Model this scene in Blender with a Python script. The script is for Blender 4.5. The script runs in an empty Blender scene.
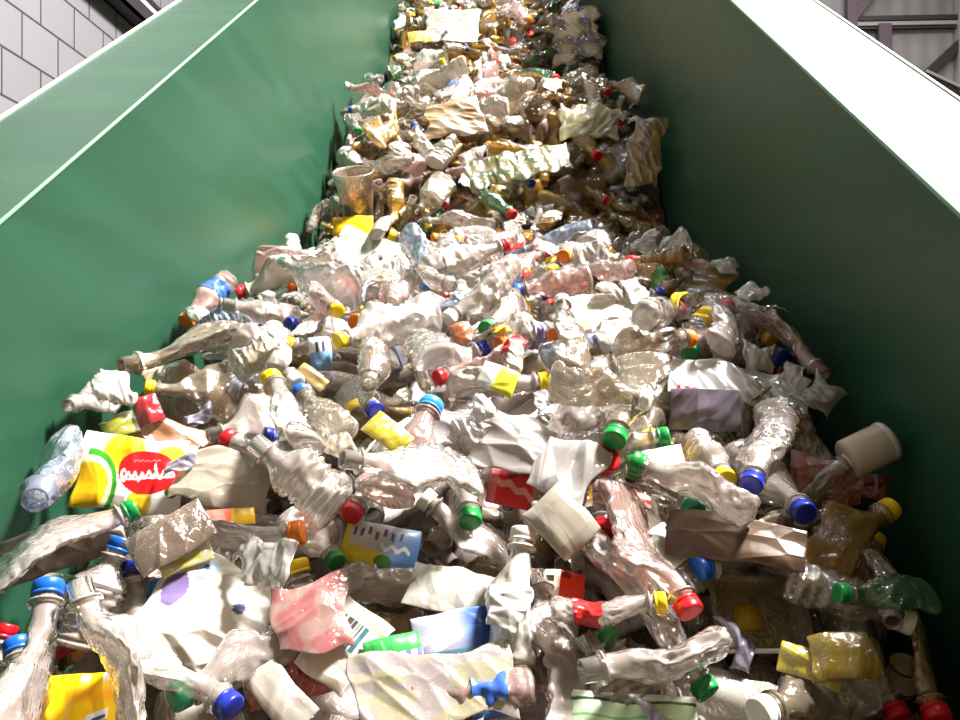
import bpy, math, random, json
import numpy as np
from mathutils import Vector, Matrix, Quaternion, noise
PI = math.pi
C = bpy.context.scene.collection

# ------------------------------------------------------------------ the place
CAM = Vector((0, 0, 2.0))            # eye above the lower end of the conveyor
FPX = 800.0                          # focal length for a 960 px wide frame
YAW = math.atan(23 / 800)
INC = math.atan(573 / 800)           # slope of the conveyor
CA, SA, TA = math.cos(INC), math.sin(INC), math.tan(INC)
UX, DV, NW = Vector((1, 0, 0)), Vector((0, CA, SA)), Vector((0, -SA, CA))
UL, UR = -0.555, 0.485               # inner faces of the side panels
WTOP, WBELT = -0.383, -1.48

def conv(u, v, w):                   # conveyor frame -> world
    return CAM + UX * u + DV * v + NW * w
def v_at(Y, w):
    return (Y + w * SA) / CA
HY = [-1.4, .2, .5, .7, .9, 1.1, 1.3, 1.65, 2.0, 2.12, 2.3, 2.5, 2.65, 3.0, 3.4, 3.53, 3.72, 3.93, 4.15, 4.6, 4.95, 5.1, 5.4, 6.3]
HW = [-1.1, -.88, -.78, -.71, -.665, -.655, -.70, -.81, -.965, -1.01, -.93, -.82, -.80, -.90, -1.03, -1.05, -.95, -.86, -.85, -.97, -1.06, -1.06, -.9, -1.0]
def target_w(x, Y):
    w = float(np.interp(Y, HY, HW))
    s = (x - UL) / (UR - UL)
    if Y < 1.35:
        k = min(1, max(0, (1.35 - Y) / .5))
        w -= k * .09 * max(0, (s - .72) / .28) ** 1.3
        w += k * .03 * max(0, (.25 - s) / .25)
    w -= .03 * abs(2 * s - 1) ** 6
    return w
def target_z(x, Y):
    return CAM.z + Y * TA + target_w(x, Y) / CA
def surf_normal(x, Y):
    e = .06
    a = (target_z(x, Y + e) - target_z(x, Y - e)) / (2 * e)
    a = .55 * a + .45 * TA
    return Vector((0, -a, 1)).normalized()
def pixel_ray(px, py):
    R = Vector((math.cos(YAW), math.sin(YAW), 0)); F = Vector((-math.sin(YAW), math.cos(YAW), 0))
    return (F + R * ((px - 480) / FPX) + Vector((0, 0, (360 - py) / FPX))).normalized()
def to_pixel(p):
    R = Vector((math.cos(YAW), math.sin(YAW), 0)); F = Vector((-math.sin(YAW), math.cos(YAW), 0))
    d = p - CAM; k = FPX / max(1e-3, d.dot(F))
    return 480 + d.dot(R) * k, 360 - d.z * k
def hit_surface(px, py):
    d = pixel_ray(px, py); t = .4
    while t < 7:
        p = CAM + d * t
        if p.z <= target_z(min(UR, max(UL, p.x)), p.y): return p, t
        t += .004
    return CAM + d * 4, 4

# ------------------------------------------------------------------ bottles
def sstep(x): x = min(1, max(0, x)); return x * x * (3 - 2 * x)
#        R     L    flat  amp   bend  ribs ribd  waist shoulder seed freq square
VAR = [(.043, .270, .58, .013, .016, 0, .000, .10, .62, 1, 26, 0),
       (.043, .255, .42, .017, -.02, 0, .000, .06, .64, 2, 22, 0),
       (.033, .205, .70, .008, .010, 7, .0018, .00, .66, 3, 34, 0),
       (.033, .195, .42, .012, .014, 5, .0015, .05, .66, 4, 30, 0),
       (.036, .135, .82, .008, .008, 6, .0055, .00, .70, 5, 36, 0),
       (.030, .160, .60, .008, -.01, 0, .000, .08, .62, 6, 36, 0),
       (.040, .235, .52, .012, .012, 3, .0020, .00, .70, 7, 26, 1),
       (.048, .285, .45, .019, .022, 0, .000, .00, .64, 8, 20, 0),
       (.032, .210, .86, .006, .006, 0, .000, .16, .58, 9, 34, 0),
       (.033, .200, .32, .010, -.016, 6, .0015, .00, .66, 10, 30, 0),
       (.048, .200, .62, .008, .006, 2, .0020, .00, .66, 11, 24, 1),
       (.029, .150, .90, .005, .004, 4, .0014, .05, .62, 12, 36, 0),
       (.038, .225, .50, .016, .018, 9, .0022, .00, .68, 13, 28, 0)]
NECK = .0125
def bottle_rings(v, nb, ns):
    R, L, flat, amp, bend, ribs, ribd, waist, sh, seed, freq, sq = VAR[v]
    zn = L - .030
    def rad(z):
        t = z / zn
        if t < .06: r = R * (.70 + .30 * math.sin(min(1, t / .06) * PI / 2))
        elif t < sh: r = R * (1 - waist * math.exp(-((t - .36) / .10) ** 2))
        else: r = NECK + (R - NECK) * (1 - sstep((t - sh) / (1 - sh)) ** .85)
        if ribs and .08 < t < sh: r -= ribd * (.5 + .5 * math.cos(2 * PI * ribs * (t - .08) / (sh - .08)))
        return r
    off = Vector((seed * 7.3, seed * 3.1, seed * 1.7))
    zs = [zn * (i / (nb - 1)) for i in range(nb)]
    rings = []
    for z in zs:
        w = sstep((zn - z) / .055); wb = w * (.55 + .45 * sstep(z / .02))
        r = rad(z); ring = []
        gx = bend * math.sin(PI * z / zn) ** 2
        gy = .6 * bend * math.sin(2 * PI * z / zn) * w
        fl = 1 - (1 - flat) * w
        for j in range(ns):
            a = 2 * PI * j / ns
            c, s = math.cos(a), math.sin(a)
            rr = r
            if sq:
                k = (abs(c) ** 5 + abs(s) ** 5) ** (-1 / 5); rr = r * (1 + (min(k, 1.3) - 1) * .7 * w)
            p = Vector((rr * c, rr * s, z))
            q = p * freq + off
            d = noise.voronoi(q)[0]
            cr = min(1, (d[1] - d[0]) * 1.6)
            nz = noise.noise(q * .55 + off)
            d2 = noise.voronoi(q * 2.3 + off)[0]
            rr2 = rr - wb * (amp * cr * 1.0 + amp * .55 * nz + amp * .32 * min(1, (d2[1] - d2[0]) * 1.6))
            rr2 = max(rr2, .25 * rr)
            x = rr2 * c * fl; y = rr2 * s * (1 + (1 - fl) * .38)
            zz = z + wb * amp * .5 * noise.noise(q * .7 - off)
            ring.append((x + gx, y + gy, zz))
        rings.append(ring)
    for dz, r in ((.004, NECK), (.006, .0165), (.0085, .0165), (.0105, NECK), (.030, NECK), (.030, .0105), (.006, .0105)):
        rings.append([(r * math.cos(2 * PI * j / ns), r * math.sin(2 * PI * j / ns), zn + dz) for j in range(ns)])
    return rings
def rings_mesh(rings, cap0=True):
    ns = len(rings[0]); vs = [p for r in rings for p in r]; fs = []
    for i in range(len(rings) - 1):
        for j in range(ns):
            k = (j + 1) % ns
            fs.append((i * ns + j, i * ns + k, (i + 1) * ns + k, (i + 1) * ns + j))
    if cap0:
        c = np.mean(np.array(rings[0]), axis=0); vs.append((c[0], c[1], c[2] + .010))
        for j in range(ns): fs.append((len(vs) - 1, (j + 1) % ns, j))
    return vs, fs
def bottle_geo(v, nb=46, ns=44): return rings_mesh(bottle_rings(v, nb, ns))
def sleeve_geo(v, nb=46, ns=44):
    rings = bottle_rings(v, nb, ns); sh = VAR[v][8]
    i0, i1 = int(nb * .24), int(nb * min(.56, sh - .06))
    out = []
    for i in range(i0, i1 + 1):
        cx = np.mean([p[0] for p in rings[i]]); cy = np.mean([p[1] for p in rings[i]])
        ring = []
        for x, y, z in rings[i]:
            d = math.hypot(x - cx, y - cy) or 1e-6
            ring.append((x + (x - cx) / d * .0014, y + (y - cy) / d * .0014, z))
        out.append(ring)
    return rings_mesh(out, False)
def lathe(prof, ns, close0=True, close1=True, ridge=0):
    rings = []
    for r, z in prof:
        rings.append([((r - (ridge if j % 2 and ridge and .002 < z < .014 else 0)) * math.cos(2 * PI * j / ns), (r - (ridge if j % 2 and ridge and .002 < z < .014 else 0)) * math.sin(2 * PI * j / ns), z) for j in range(ns)])
    vs, fs = rings_mesh(rings, False)
    if close0: fs.append(tuple(range(ns))[::-1])
    if close1: fs.append(tuple((len(rings) - 1) * ns + j for j in range(ns)))
    return vs, fs
def cap_geo():
    return lathe([(.0148, 0), (.0154, .0005), (.0154, .0030), (.0148, .0033), (.0148, .0038), (.0155, .0042), (.0155, .0135), (.0148, .0155), (.0128, .0163), (.0060, .0166)], 40, True, True, .0006)
def cap_z(v): return VAR[v][1] - .0155

# ------------------------------------------------------------------ sheets, wrappers, packets
def sheet_geo(w, h, n, thick, amp, freq, seed, curl=.0, ragged=.0):
    """A closed two-sided sheet or packet in its own XY plane, Z towards its front. Returns verts, faces, uv per vertex."""
    ny = n; nx = max(6, int(n * w / h)) if w > h else n
    if h > w: ny = max(6, int(n * h / w))
    nx, ny = min(nx, 110), min(ny, 110)
    off = Vector((seed * 5.17, seed * 2.33, seed * 9.1))
    vs, fs, uv = [], [], []
    for side in (1, -1):
        for j in range(ny + 1):
            for i in range(nx + 1):
                s, t = i / nx, j / ny
                x, y = (s - .5) * w, (t - .5) * h
                if ragged:
                    k = ragged * min(w, h)
                    x += k * noise.noise(Vector((x * 18, y * 26, 1.3)) + off) * (2 * abs(s - .5)) * 1.6
                    y += k * noise.noise(Vector((x * 26, y * 18, 7.7)) + off) * (2 * abs(t - .5)) * 1.6
                ca, sa = math.cos(seed * 1.9), math.sin(seed * 1.9)
                q = Vector(((x * ca + y * sa) * 1.45, (y * ca - x * sa) * .62, 0)) * freq + off
                d = noise.voronoi(q)[0]
                z = amp * .75 * (1 - min(1, (d[1] - d[0]) * 1.5)) - amp * .6 * abs(noise.noise(q * .9 + off)) + amp * 1.3 * noise.noise(q * .45)
                z += -curl * ((2 * s - 1) ** 2 * .7 + (2 * t - 1) ** 2 * .3) + curl * .4 * noise.noise(Vector((s * 2, t * 2, seed)))
                e = max(0.0, min(1, 4 * s * (1 - s) * 1.6) * min(1, 4 * t * (1 - t) * 1.6))
                z += side * (.0006 + thick * .5 * e ** .6)
                vs.append((x, y, z)); uv.append((s, t))
    st = (nx + 1) * (ny + 1)
    for side in (0, 1):
        for j in range(ny):
            for i in range(nx):
                a = side * st + j * (nx + 1) + i
                f = (a, a + 1, a + nx + 2, a + nx + 1)
                fs.append(f if side == 0 else f[::-1])
    bd = [j for j in range(nx + 1)] + [(j + 1) * (nx + 1) + nx for j in range(ny)] + [ny * (nx + 1) + nx - 1 - i for i in range(nx)] + [(ny - 1 - j) * (nx + 1) for j in range(ny - 1)]
    for a, b in zip(bd, bd[1:] + bd[:1]): fs.append((b, a, a + st, b + st))
    return vs, fs, uv

# small torn scraps: w, h, thickness, crumple, colour word
SCRAPS = [(.075, .055, .002, .007, 'clear'), (.06, .045, .002, .006, 'clear'), (.09, .05, .002, .009, 'clear'), (.05, .05, .002, .007, 'clear'),
          (.07, .05, .003, .006, 'white'), (.045, .035, .003, .005, 'white'), (.06, .04, .002, .006, 'pink'), (.05, .04, .002, .006, 'beige'), (.08, .04, .002, .007, 'beige'),
          (.05, .03, .002, .005, 'lavender'), (.04, .03, .002, .005, 'red'), (.03, .022, .002, .004, 'yellow'), (.06, .03, .002, .007, 'clear'), (.07, .06, .002, .008, 'clear'), (.05, .03, .002, .006, 'white')]
def scrap_geo(k, n=26):
    w, h, th, cr, _ = SCRAPS[k]
    return sheet_geo(w, h, n, th, cr, 52, 200 + k, curl=.010, ragged=.35)
# ------------------------------------------------------------------ printed artwork (colour by position on the sheet, sRGB 0-255)
def mixc(a, b, k): return tuple(a[i] + (b[i] - a[i]) * k for i in range(3))
def flat(c): return lambda s, t: c
def blotch(a, b, seed, f=4.0, th=.0):
    def fn(s, t):
        k = sstep((noise.noise(Vector((s * f + seed * 3.3, t * f, seed))) - th) * 3 + .5); return mixc(a, b, k)
    return fn
def art_fruit(s, t):
    W = (250, 250, 240)
    # lower corner slice: yellow disc, pale pith, green rind arc
    d = math.hypot((s - .13) / .17, (t - .26) / .34)
    c = W
    if d < 1.0: c = mixc((245, 175, 10), (255, 215, 40), d)
    elif d < 1.25: c = (255, 246, 200)
    elif d < 1.52 and s > .10: c = (60, 160, 45)
    d2 = math.hypot((s - .42) / .20, (t - .78) / .27)
    if d2 < 1 and d >= 1.52: c = mixc((250, 165, 5), (255, 225, 60), d2 ** 2)
    elif d2 < 1.18 and d >= 1.52: c = (255, 250, 205)
    d3 = math.hypot((s - .87) / .16, (t - .68) / .24)
    if d3 < 1: c = (255, 205, 45)
    d4 = math.hypot((s - .62) / .12, (t - .12) / .16)
    if d4 < 1: c = (240, 200, 40)
    # green leaf below the oval
    if math.hypot((s - .90) / .07, (t - .36) / .16) < 1: c = (45, 110, 45)
    # red oval with a line of white script
    u, v = s - .66, t - .53; a = .10
    u, v = u * math.cos(a) + v * math.sin(a), -u * math.sin(a) + v * math.cos(a)
    e = math.hypot(u / .285, v / .30)
    if e < 1:
        c = (222, 28, 34)
        base = -.05 + .10 * u
        wav = .032 * math.sin(u * 95) + .014 * math.sin(u * 37 + 1)
        if abs(u) < .24 and abs(v - base - wav) < .030: c = (255, 240, 240)
        if abs(u) < .22 and abs(v - base + .035) < .014: c = (255, 225, 225)
        if (u + .23) ** 2 / .0009 + (v - base - .02) ** 2 / .008 < 1 and (u + .225) ** 2 / .0002 + (v - base - .03) ** 2 / .0015 > 1: c = (255, 240, 240)
        if abs(u - .08) < .011 and -.02 < v - base < .15: c = (255, 235, 235)
        if abs(u - .19) < .010 and -.02 < v - base < .11: c = (255, 235, 235)
        if abs(u) < .13 and abs(v - .15 - .010 * math.sin(u * 120)) < .010: c = (250, 110, 110)
    return c
def art_blue_packet(s, t):
    c = mixc((225, 228, 240), (90, 140, 215), sstep((s - .25 + (.5 - t) * .5) * 1.2))
    if t > .55 and .12 < s < .8 and (math.sin(s * 60) > .2) and abs(t - .74 - .06 * math.sin(s * 25)) < .1: c = (95, 105, 140)
    if t > .3 and .5 < s < .9 and abs(t - .45 - .05 * math.sin(s * 40)) < .05: c = (235, 240, 250)
    if t < .42 - s * .15 and s < .55 or s < .10 - (t - .5) * .1: c = (240, 225, 70)
    if math.hypot((s - .58) / .12, (t - .14) / .16) < 1: c = (70, 130, 70)
    return c
def art_stripes(a, b, n, ang=0., duty=.5):
    def fn(s, t):
        k = (s * math.cos(ang) + t * math.sin(ang)) * n
        return a if k % 1 < duty else b
    return fn
def art_barcode(s, t):
    c = (226, 214, 196)
    if .46 < t < .80 and .08 < s < .95:
        h = math.sin(math.floor(s * 34) * 12.9898) * 43758.5453
        if (h - math.floor(h)) > .5: c = (70, 110, 115) if s > .55 or s < .25 else (95, 80, 75)
        else: c = (190, 210, 205)
    if s > .96 or s < .04: c = (245, 245, 238)
    if math.hypot((s - .88) / .10, (t - .33) / .09) < 1: c = (45, 50, 85)
    return c
def art_yellow_packet(s, t):
    c = mixc((255, 205, 20), (250, 170, 10), sstep(1 - abs(t - .62) * 5))
    if .52 < s < .80 and abs(t - .24 - (s - .66) * .5) < .09: c = (240, 240, 245)
    if .60 < s < .78 and abs(t - .20 - (s - .66) * .5) < .035: c = (70, 70, 120)
    if s > .66 and t > .86: c = (244, 244, 246)
    if s > .74 and .90 < t < .95: c = (40, 45, 100)
    if t < .12 and .3 < s < .6: c = (200, 30, 50)
    return c
def art_white_bag(s, t):
    c = (242, 236, 224)
    if math.hypot((s - .16) / .11, (t - .52) / .17) < 1: c = (120, 105, 150)
    if math.hypot((s - .30) / .10, (t - .82) / .12) < 1: c = (205, 228, 248)
    if math.hypot((s - .28) / .03, (t - .83) / .03) < 1: c = (70, 110, 150)
    if math.hypot((s - .74) / .05, (t - .66) / .06) < 1: c = (85, 85, 125)
    return c
def art_blue_bag(s, t):
    c = mixc((190, 188, 212), (40, 85, 165), sstep((s - .45) * 3))
    if t < .2: c = mixc(c, (70, 160, 180), .6)
    return c
def art_striped_pack(s, t):
    c = (205, 235, 195)
    if t > .86 or t < .06: c = (245, 248, 232)
    elif abs(t - .80 - .03 * math.sin(s * 9)) < .035: c = (50, 95, 55)
    elif abs(t - .45 - .04 * math.sin(s * 12)) < .03: c = (140, 195, 140)
    return c
def art_tag(s, t):
    if s > .56: return (232, 52, 22) if not (abs(t - .85) < .08 and s < .75) else (120, 20, 10)
    if s < .12: return (225, 130, 100)
    if abs(t - .72) < .10 and .22 < s < .45: return (70, 60, 50)
    return (250, 238, 215)
def art_half(a, b, k=.5, vert=False):
    return lambda s, t: a if (t if vert else s) < k else b
def art_red_packet(s, t):
    c = (228, 40, 45)
    if abs(t - .5 + (s - .5) * .35 - .05 * math.sin(s * 18)) < .10: c = (250, 165, 155)
    if s < .18: c = (245, 120, 125)
    if math.hypot((s - .45) / .1, (t - .8) / .08) < 1: c = (150, 15, 20)
    return c
def art_light_blue(s, t):
    c = (120, 165, 215) if t < .55 else (228, 232, 240)
    if t > .55 and (abs(s - .38) < .07 or abs(s - .66) < .07) and t < .85: c = (70, 75, 110)
    return c
PK, FI, FO = 'packet', 'film', 'foil'
# name, category, label, (px, py), (w, h) px, roll deg, facing 0..1, material, thickness m, crumple, art, opacity
SHEETS = [
 ('fruit_wrapper', 'wrapper', 'white fruit wrapper with yellow slices, green rind and a red oval badge', (131, 473), (90, 70), -3, .80, PK, .012, .0035, art_fruit),
 ('snack_packet', 'packet', 'small blue and white packet with a yellow lower edge', (380, 545), (76, 42), -9, .65, PK, .008, .003, art_blue_packet),
 ('foil_sheet', 'foil', 'bright silvery white foil strip above the dark grey film', (738, 384), (128, 38), -17, .35, FO, .002, .006, flat((250, 252, 252))),
 ('grey_film', 'film', 'dark grey torn film hanging under the silvery foil strip', (704, 410), (66, 42), -6, .75, PK, .002, .006, flat((112, 104, 116))),
 ('red_packet', 'packet', 'crumpled red packet with a pale pink band near the heap centre', (512, 488), (48, 38), -12, .6, PK, .008, .005, art_red_packet),
 ('yellow_packet', 'packet', 'torn yellow packet with white and navy markings', (86, 703), (66, 46), 4, .75, PK, .006, .007, art_yellow_packet),
 ('white_bag', 'bag', 'large crumpled white plastic bag with a violet patch', (206, 612), (108, 92), -28, .55, PK, .012, .010, art_white_bag),
 ('white_bag_strip', 'film', 'twisted white film strip trailing downhill from the violet-patched bag', (262, 684), (96, 34), -42, .5, PK, .006, .007, flat((238, 228, 214))),
 ('red_film', 'film', 'bright red torn film beside the barcode packet', (288, 680), (78, 44), 18, .55, FI, .002, .007, blotch((215, 35, 30), (235, 60, 50), 3)),
 ('barcode_packet', 'packet', 'beige packet flap with a teal and brown barcode', (345, 645), (56, 76), -38, .75, PK, .004, .004, art_barcode),
 ('green_packet', 'packet', 'green packet scrap with white stripes next to the barcode packet', (393, 652), (54, 32), 14, .6, PK, .006, .005, lambda s, t: (60, 170, 80) if t > .45 else art_stripes((235, 240, 240), (120, 120, 170), 5)(s, t)),
 ('blue_bag', 'bag', 'lavender bag scrap with a solid blue end', (458, 634), (88, 46), 10, .6, PK, .004, .005, art_blue_bag),
 ('cream_film', 'film', 'wide translucent cream film below the blue bag scrap', (430, 688), (156, 66), 6, .5, FI, .003, .006, blotch((232, 222, 185), (222, 208, 205), 5)),
 ('striped_packet', 'packet', 'mint green packet with dark green wavy lines', (632, 716), (116, 38), -4, .6, PK, .006, .003, art_striped_pack),
 ('paper_tag', 'tag', 'small cream and orange-red tag with a dark mark', (556, 586), (56, 30), -8, .8, PK, .003, .002, art_tag),
 ('white_film', 'film', 'bright white crinkled film uphill of the lavender bag scrap', (452, 592), (104, 44), -12, .35, PK, .003, .008, flat((248, 244, 232))),
 ('cream_sheet', 'film', 'bright cream sheet lying flat halfway up the near batch', (602, 312), (86, 40), -4, .3, PK, .003, .005, flat((250, 246, 222))),
 ('orange_packet', 'packet', 'orange-yellow packet at the foot of the clear cup', (353, 226), (40, 20), 4, .55, PK, .006, .003, flat((250, 190, 30))),
 ('white_sack', 'film', 'rumpled white film downhill of the orange-yellow packet', (366, 252), (72, 34), -22, .5, PK, .008, .006, flat((240, 238, 222))),
 ('red_net', 'film', 'pinkish red crumpled film near the shaded panel', (838, 478), (62, 38), -10, .6, FI, .004, .007, blotch((205, 40, 35), (205, 150, 130), 8, 6)),
 ('dark_red_film', 'film', 'dark red scrap uphill of the capped amber bottle', (868, 486), (34, 22), -12, .7, PK, .004, .004, flat((165, 15, 15))),
 ('yellow_strip', 'film', 'thin lemon yellow film standing upright near the navy cap', (834, 520), (22, 46), -14, .7, PK, .003, .005, blotch((228, 215, 60), (200, 190, 120), 4, 6)),
 ('bright_yellow_film', 'film', 'bent bright yellow strip on the shaded lower side', (812, 666), (50, 24), -24, .6, PK, .003, .005, flat((245, 222, 70))),
 ('olive_film', 'film', 'olive yellow film near the tin on the shaded side', (845, 655), (50, 34), 6, .5, FI, .003, .006, flat((190, 160, 40))),
 ('brown_film', 'film', 'dark brown film fold uphill of the open tray', (752, 540), (120, 40), -16, .5, PK, .004, .007, flat((92, 72, 55))),
 ('pink_label', 'film', 'pink and red label scrap between two red caps', (622, 494), (56, 22), -8, .6, PK, .003, .005, art_stripes((240, 200, 190), (205, 50, 50), 3, 1.2)),
 ('pink_film', 'film', 'translucent rose pink film uphill of the barcode packet', (312, 616), (70, 64), 12, .5, FI, .003, .006, blotch((228, 140, 140), (235, 190, 180), 9)),
 ('salmon_film', 'film', 'salmon pink crinkled film uphill of the fruit wrapper', (172, 436), (76, 28), -12, .55, PK, .005, .006, blotch((250, 170, 120), (250, 205, 180), 2, 5)),
 ('red_scrap', 'film', 'small red scrap at the top edge of the fruit wrapper', (146, 410), (22, 26), 25, .7, PK, .003, .004, flat((225, 60, 70))),
 ('lime_scrap', 'film', 'pale lime scrap touching the top of the fruit wrapper', (117, 426), (30, 20), 30, .7, PK, .003, .004, flat((225, 225, 90))),
 ('coral_strip', 'film', 'coral and yellow strip between the fruit wrapper and the orange cap', (224, 517), (56, 16), 8, .7, PK, .003, .003, art_half((245, 110, 95), (250, 205, 60), .62)),
 ('pale_yellow_flap', 'film', 'pale yellow flap uphill of the violet-patched bag', (184, 553), (44, 26), 28, .6, PK, .003, .003, blotch((238, 225, 90), (240, 235, 190), 6)),
 ('lemon_packet', 'packet', 'little yellow packet uphill of the green cap', (515, 308), (32, 18), 3, .7, PK, .005, .003, flat((250, 225, 40))),
 ('yellow_film', 'film', 'slanting yellow film downhill of the light blue cap', (388, 432), (42, 22), -38, .6, PK, .003, .004, flat((245, 228, 60))),
 ('lime_packet', 'packet', 'white and lime yellow packet downhill of the navy cap', (496, 378), (38, 26), -22, .6, PK, .004, .004, art_half((228, 232, 215), (215, 220, 60), .45)),
 ('milk_sachet', 'packet', 'small white and light blue sachet near the tan strip', (320, 354), (22, 34), 6, .8, PK, .006, .002, art_light_blue),
 ('tan_strip', 'film', 'tan yellow strip slanting beside the light blue sachet', (312, 376), (34, 14), -36, .6, PK, .003, .003, flat((232, 200, 110))),
 ('orange_scrap', 'film', 'orange scrap beside the dark green cap', (462, 333), (22, 22), 20, .6, PK, .004, .004, flat((238, 135, 75))),
 ('green_label', 'packet', 'white packet with green ends near the silvery foil strip', (656, 461), (54, 22), 9, .6, PK, .004, .003, lambda s, t: (60, 150, 75) if s < .2 or t < .2 else (236, 240, 226)),
 ('golden_film', 'film', 'golden yellow film by the shaded panel uphill of the red-capped pair', (703, 283), (44, 40), -30, .5, FI, .003, .007, blotch((225, 175, 40), (200, 170, 90), 7)),
 ('amber_film', 'film', 'amber crumpled film hugging the shaded panel in the second batch', (655, 150), (30, 60), -10, .5, FI, .004, .008, blotch((210, 165, 60), (150, 120, 50), 5)),
 ('ivory_film', 'film', 'ivory crumpled film on the crest of the second batch', (590, 122), (56, 30), -6, .5, FI, .006, .008, blotch((230, 218, 160), (200, 190, 150), 3)),
 ('peach_film', 'film', 'peach coloured film on the crest of the second batch', (455, 118), (56, 34), 10, .5, FI, .004, .007, blotch((240, 195, 150), (225, 205, 180), 4)),
 ('dull_green_film', 'film', 'dull green film across the face of the second batch', (520, 165), (96, 26), 12, .5, FI, .004, .006, blotch((110, 125, 80), (160, 150, 100), 6)),
 ('rose_film', 'film', 'rose white film on the top batch beside the lit panel', (450, 25), (50, 30), -5, .4, PK, .004, .007, blotch((240, 205, 195), (240, 235, 220), 8)),
 ('mustard_film', 'film', 'mustard yellow film in the top batch towards the shaded panel', (585, 35), (44, 44), 8, .5, FI, .004, .008, blotch((200, 165, 50), (140, 105, 40), 2)),
 ('yellow_tie', 'film', 'short yellow strip in the top batch', (422, 36), (26, 10), 6, .5, PK, .003, .002, flat((240, 215, 70))),
 ('crinkled_clear_film', 'film', 'glossy clear crinkled film uphill of the crumpled red packet', (480, 440), (130, 52), -14, .4, FI, .004, .010, flat((232, 224, 220))),
 ('shiny_white_film', 'film', 'shiny white crinkled film between the red packet and the pink label', (573, 470), (60, 60), -30, .45, FI, .004, .010, flat((240, 234, 230))),
 ('dusty_film', 'film', 'pale beige film beside the salmon pink film', (225, 480), (90, 54), -6, .45, FI, .004, .008, flat((238, 225, 205))),
 ('tan_bag', 'bag', 'dusty taupe bag wedged between the blue-capped bottles', (62, 545), (96, 40), 24, .5, PK, .008, .007, flat((128, 110, 96))),
 ('taupe_film', 'film', 'taupe film downhill of the salmon pink film', (172, 535), (70, 36), 38, .5, PK, .005, .006, flat((146, 126, 110))),
 ('grey_pouch', 'bag', 'smooth pale grey pouch below the crumpled red packet', (562, 520), (60, 44), -48, .6, PK, .010, .003, flat((158, 150, 136))),
]
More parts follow.
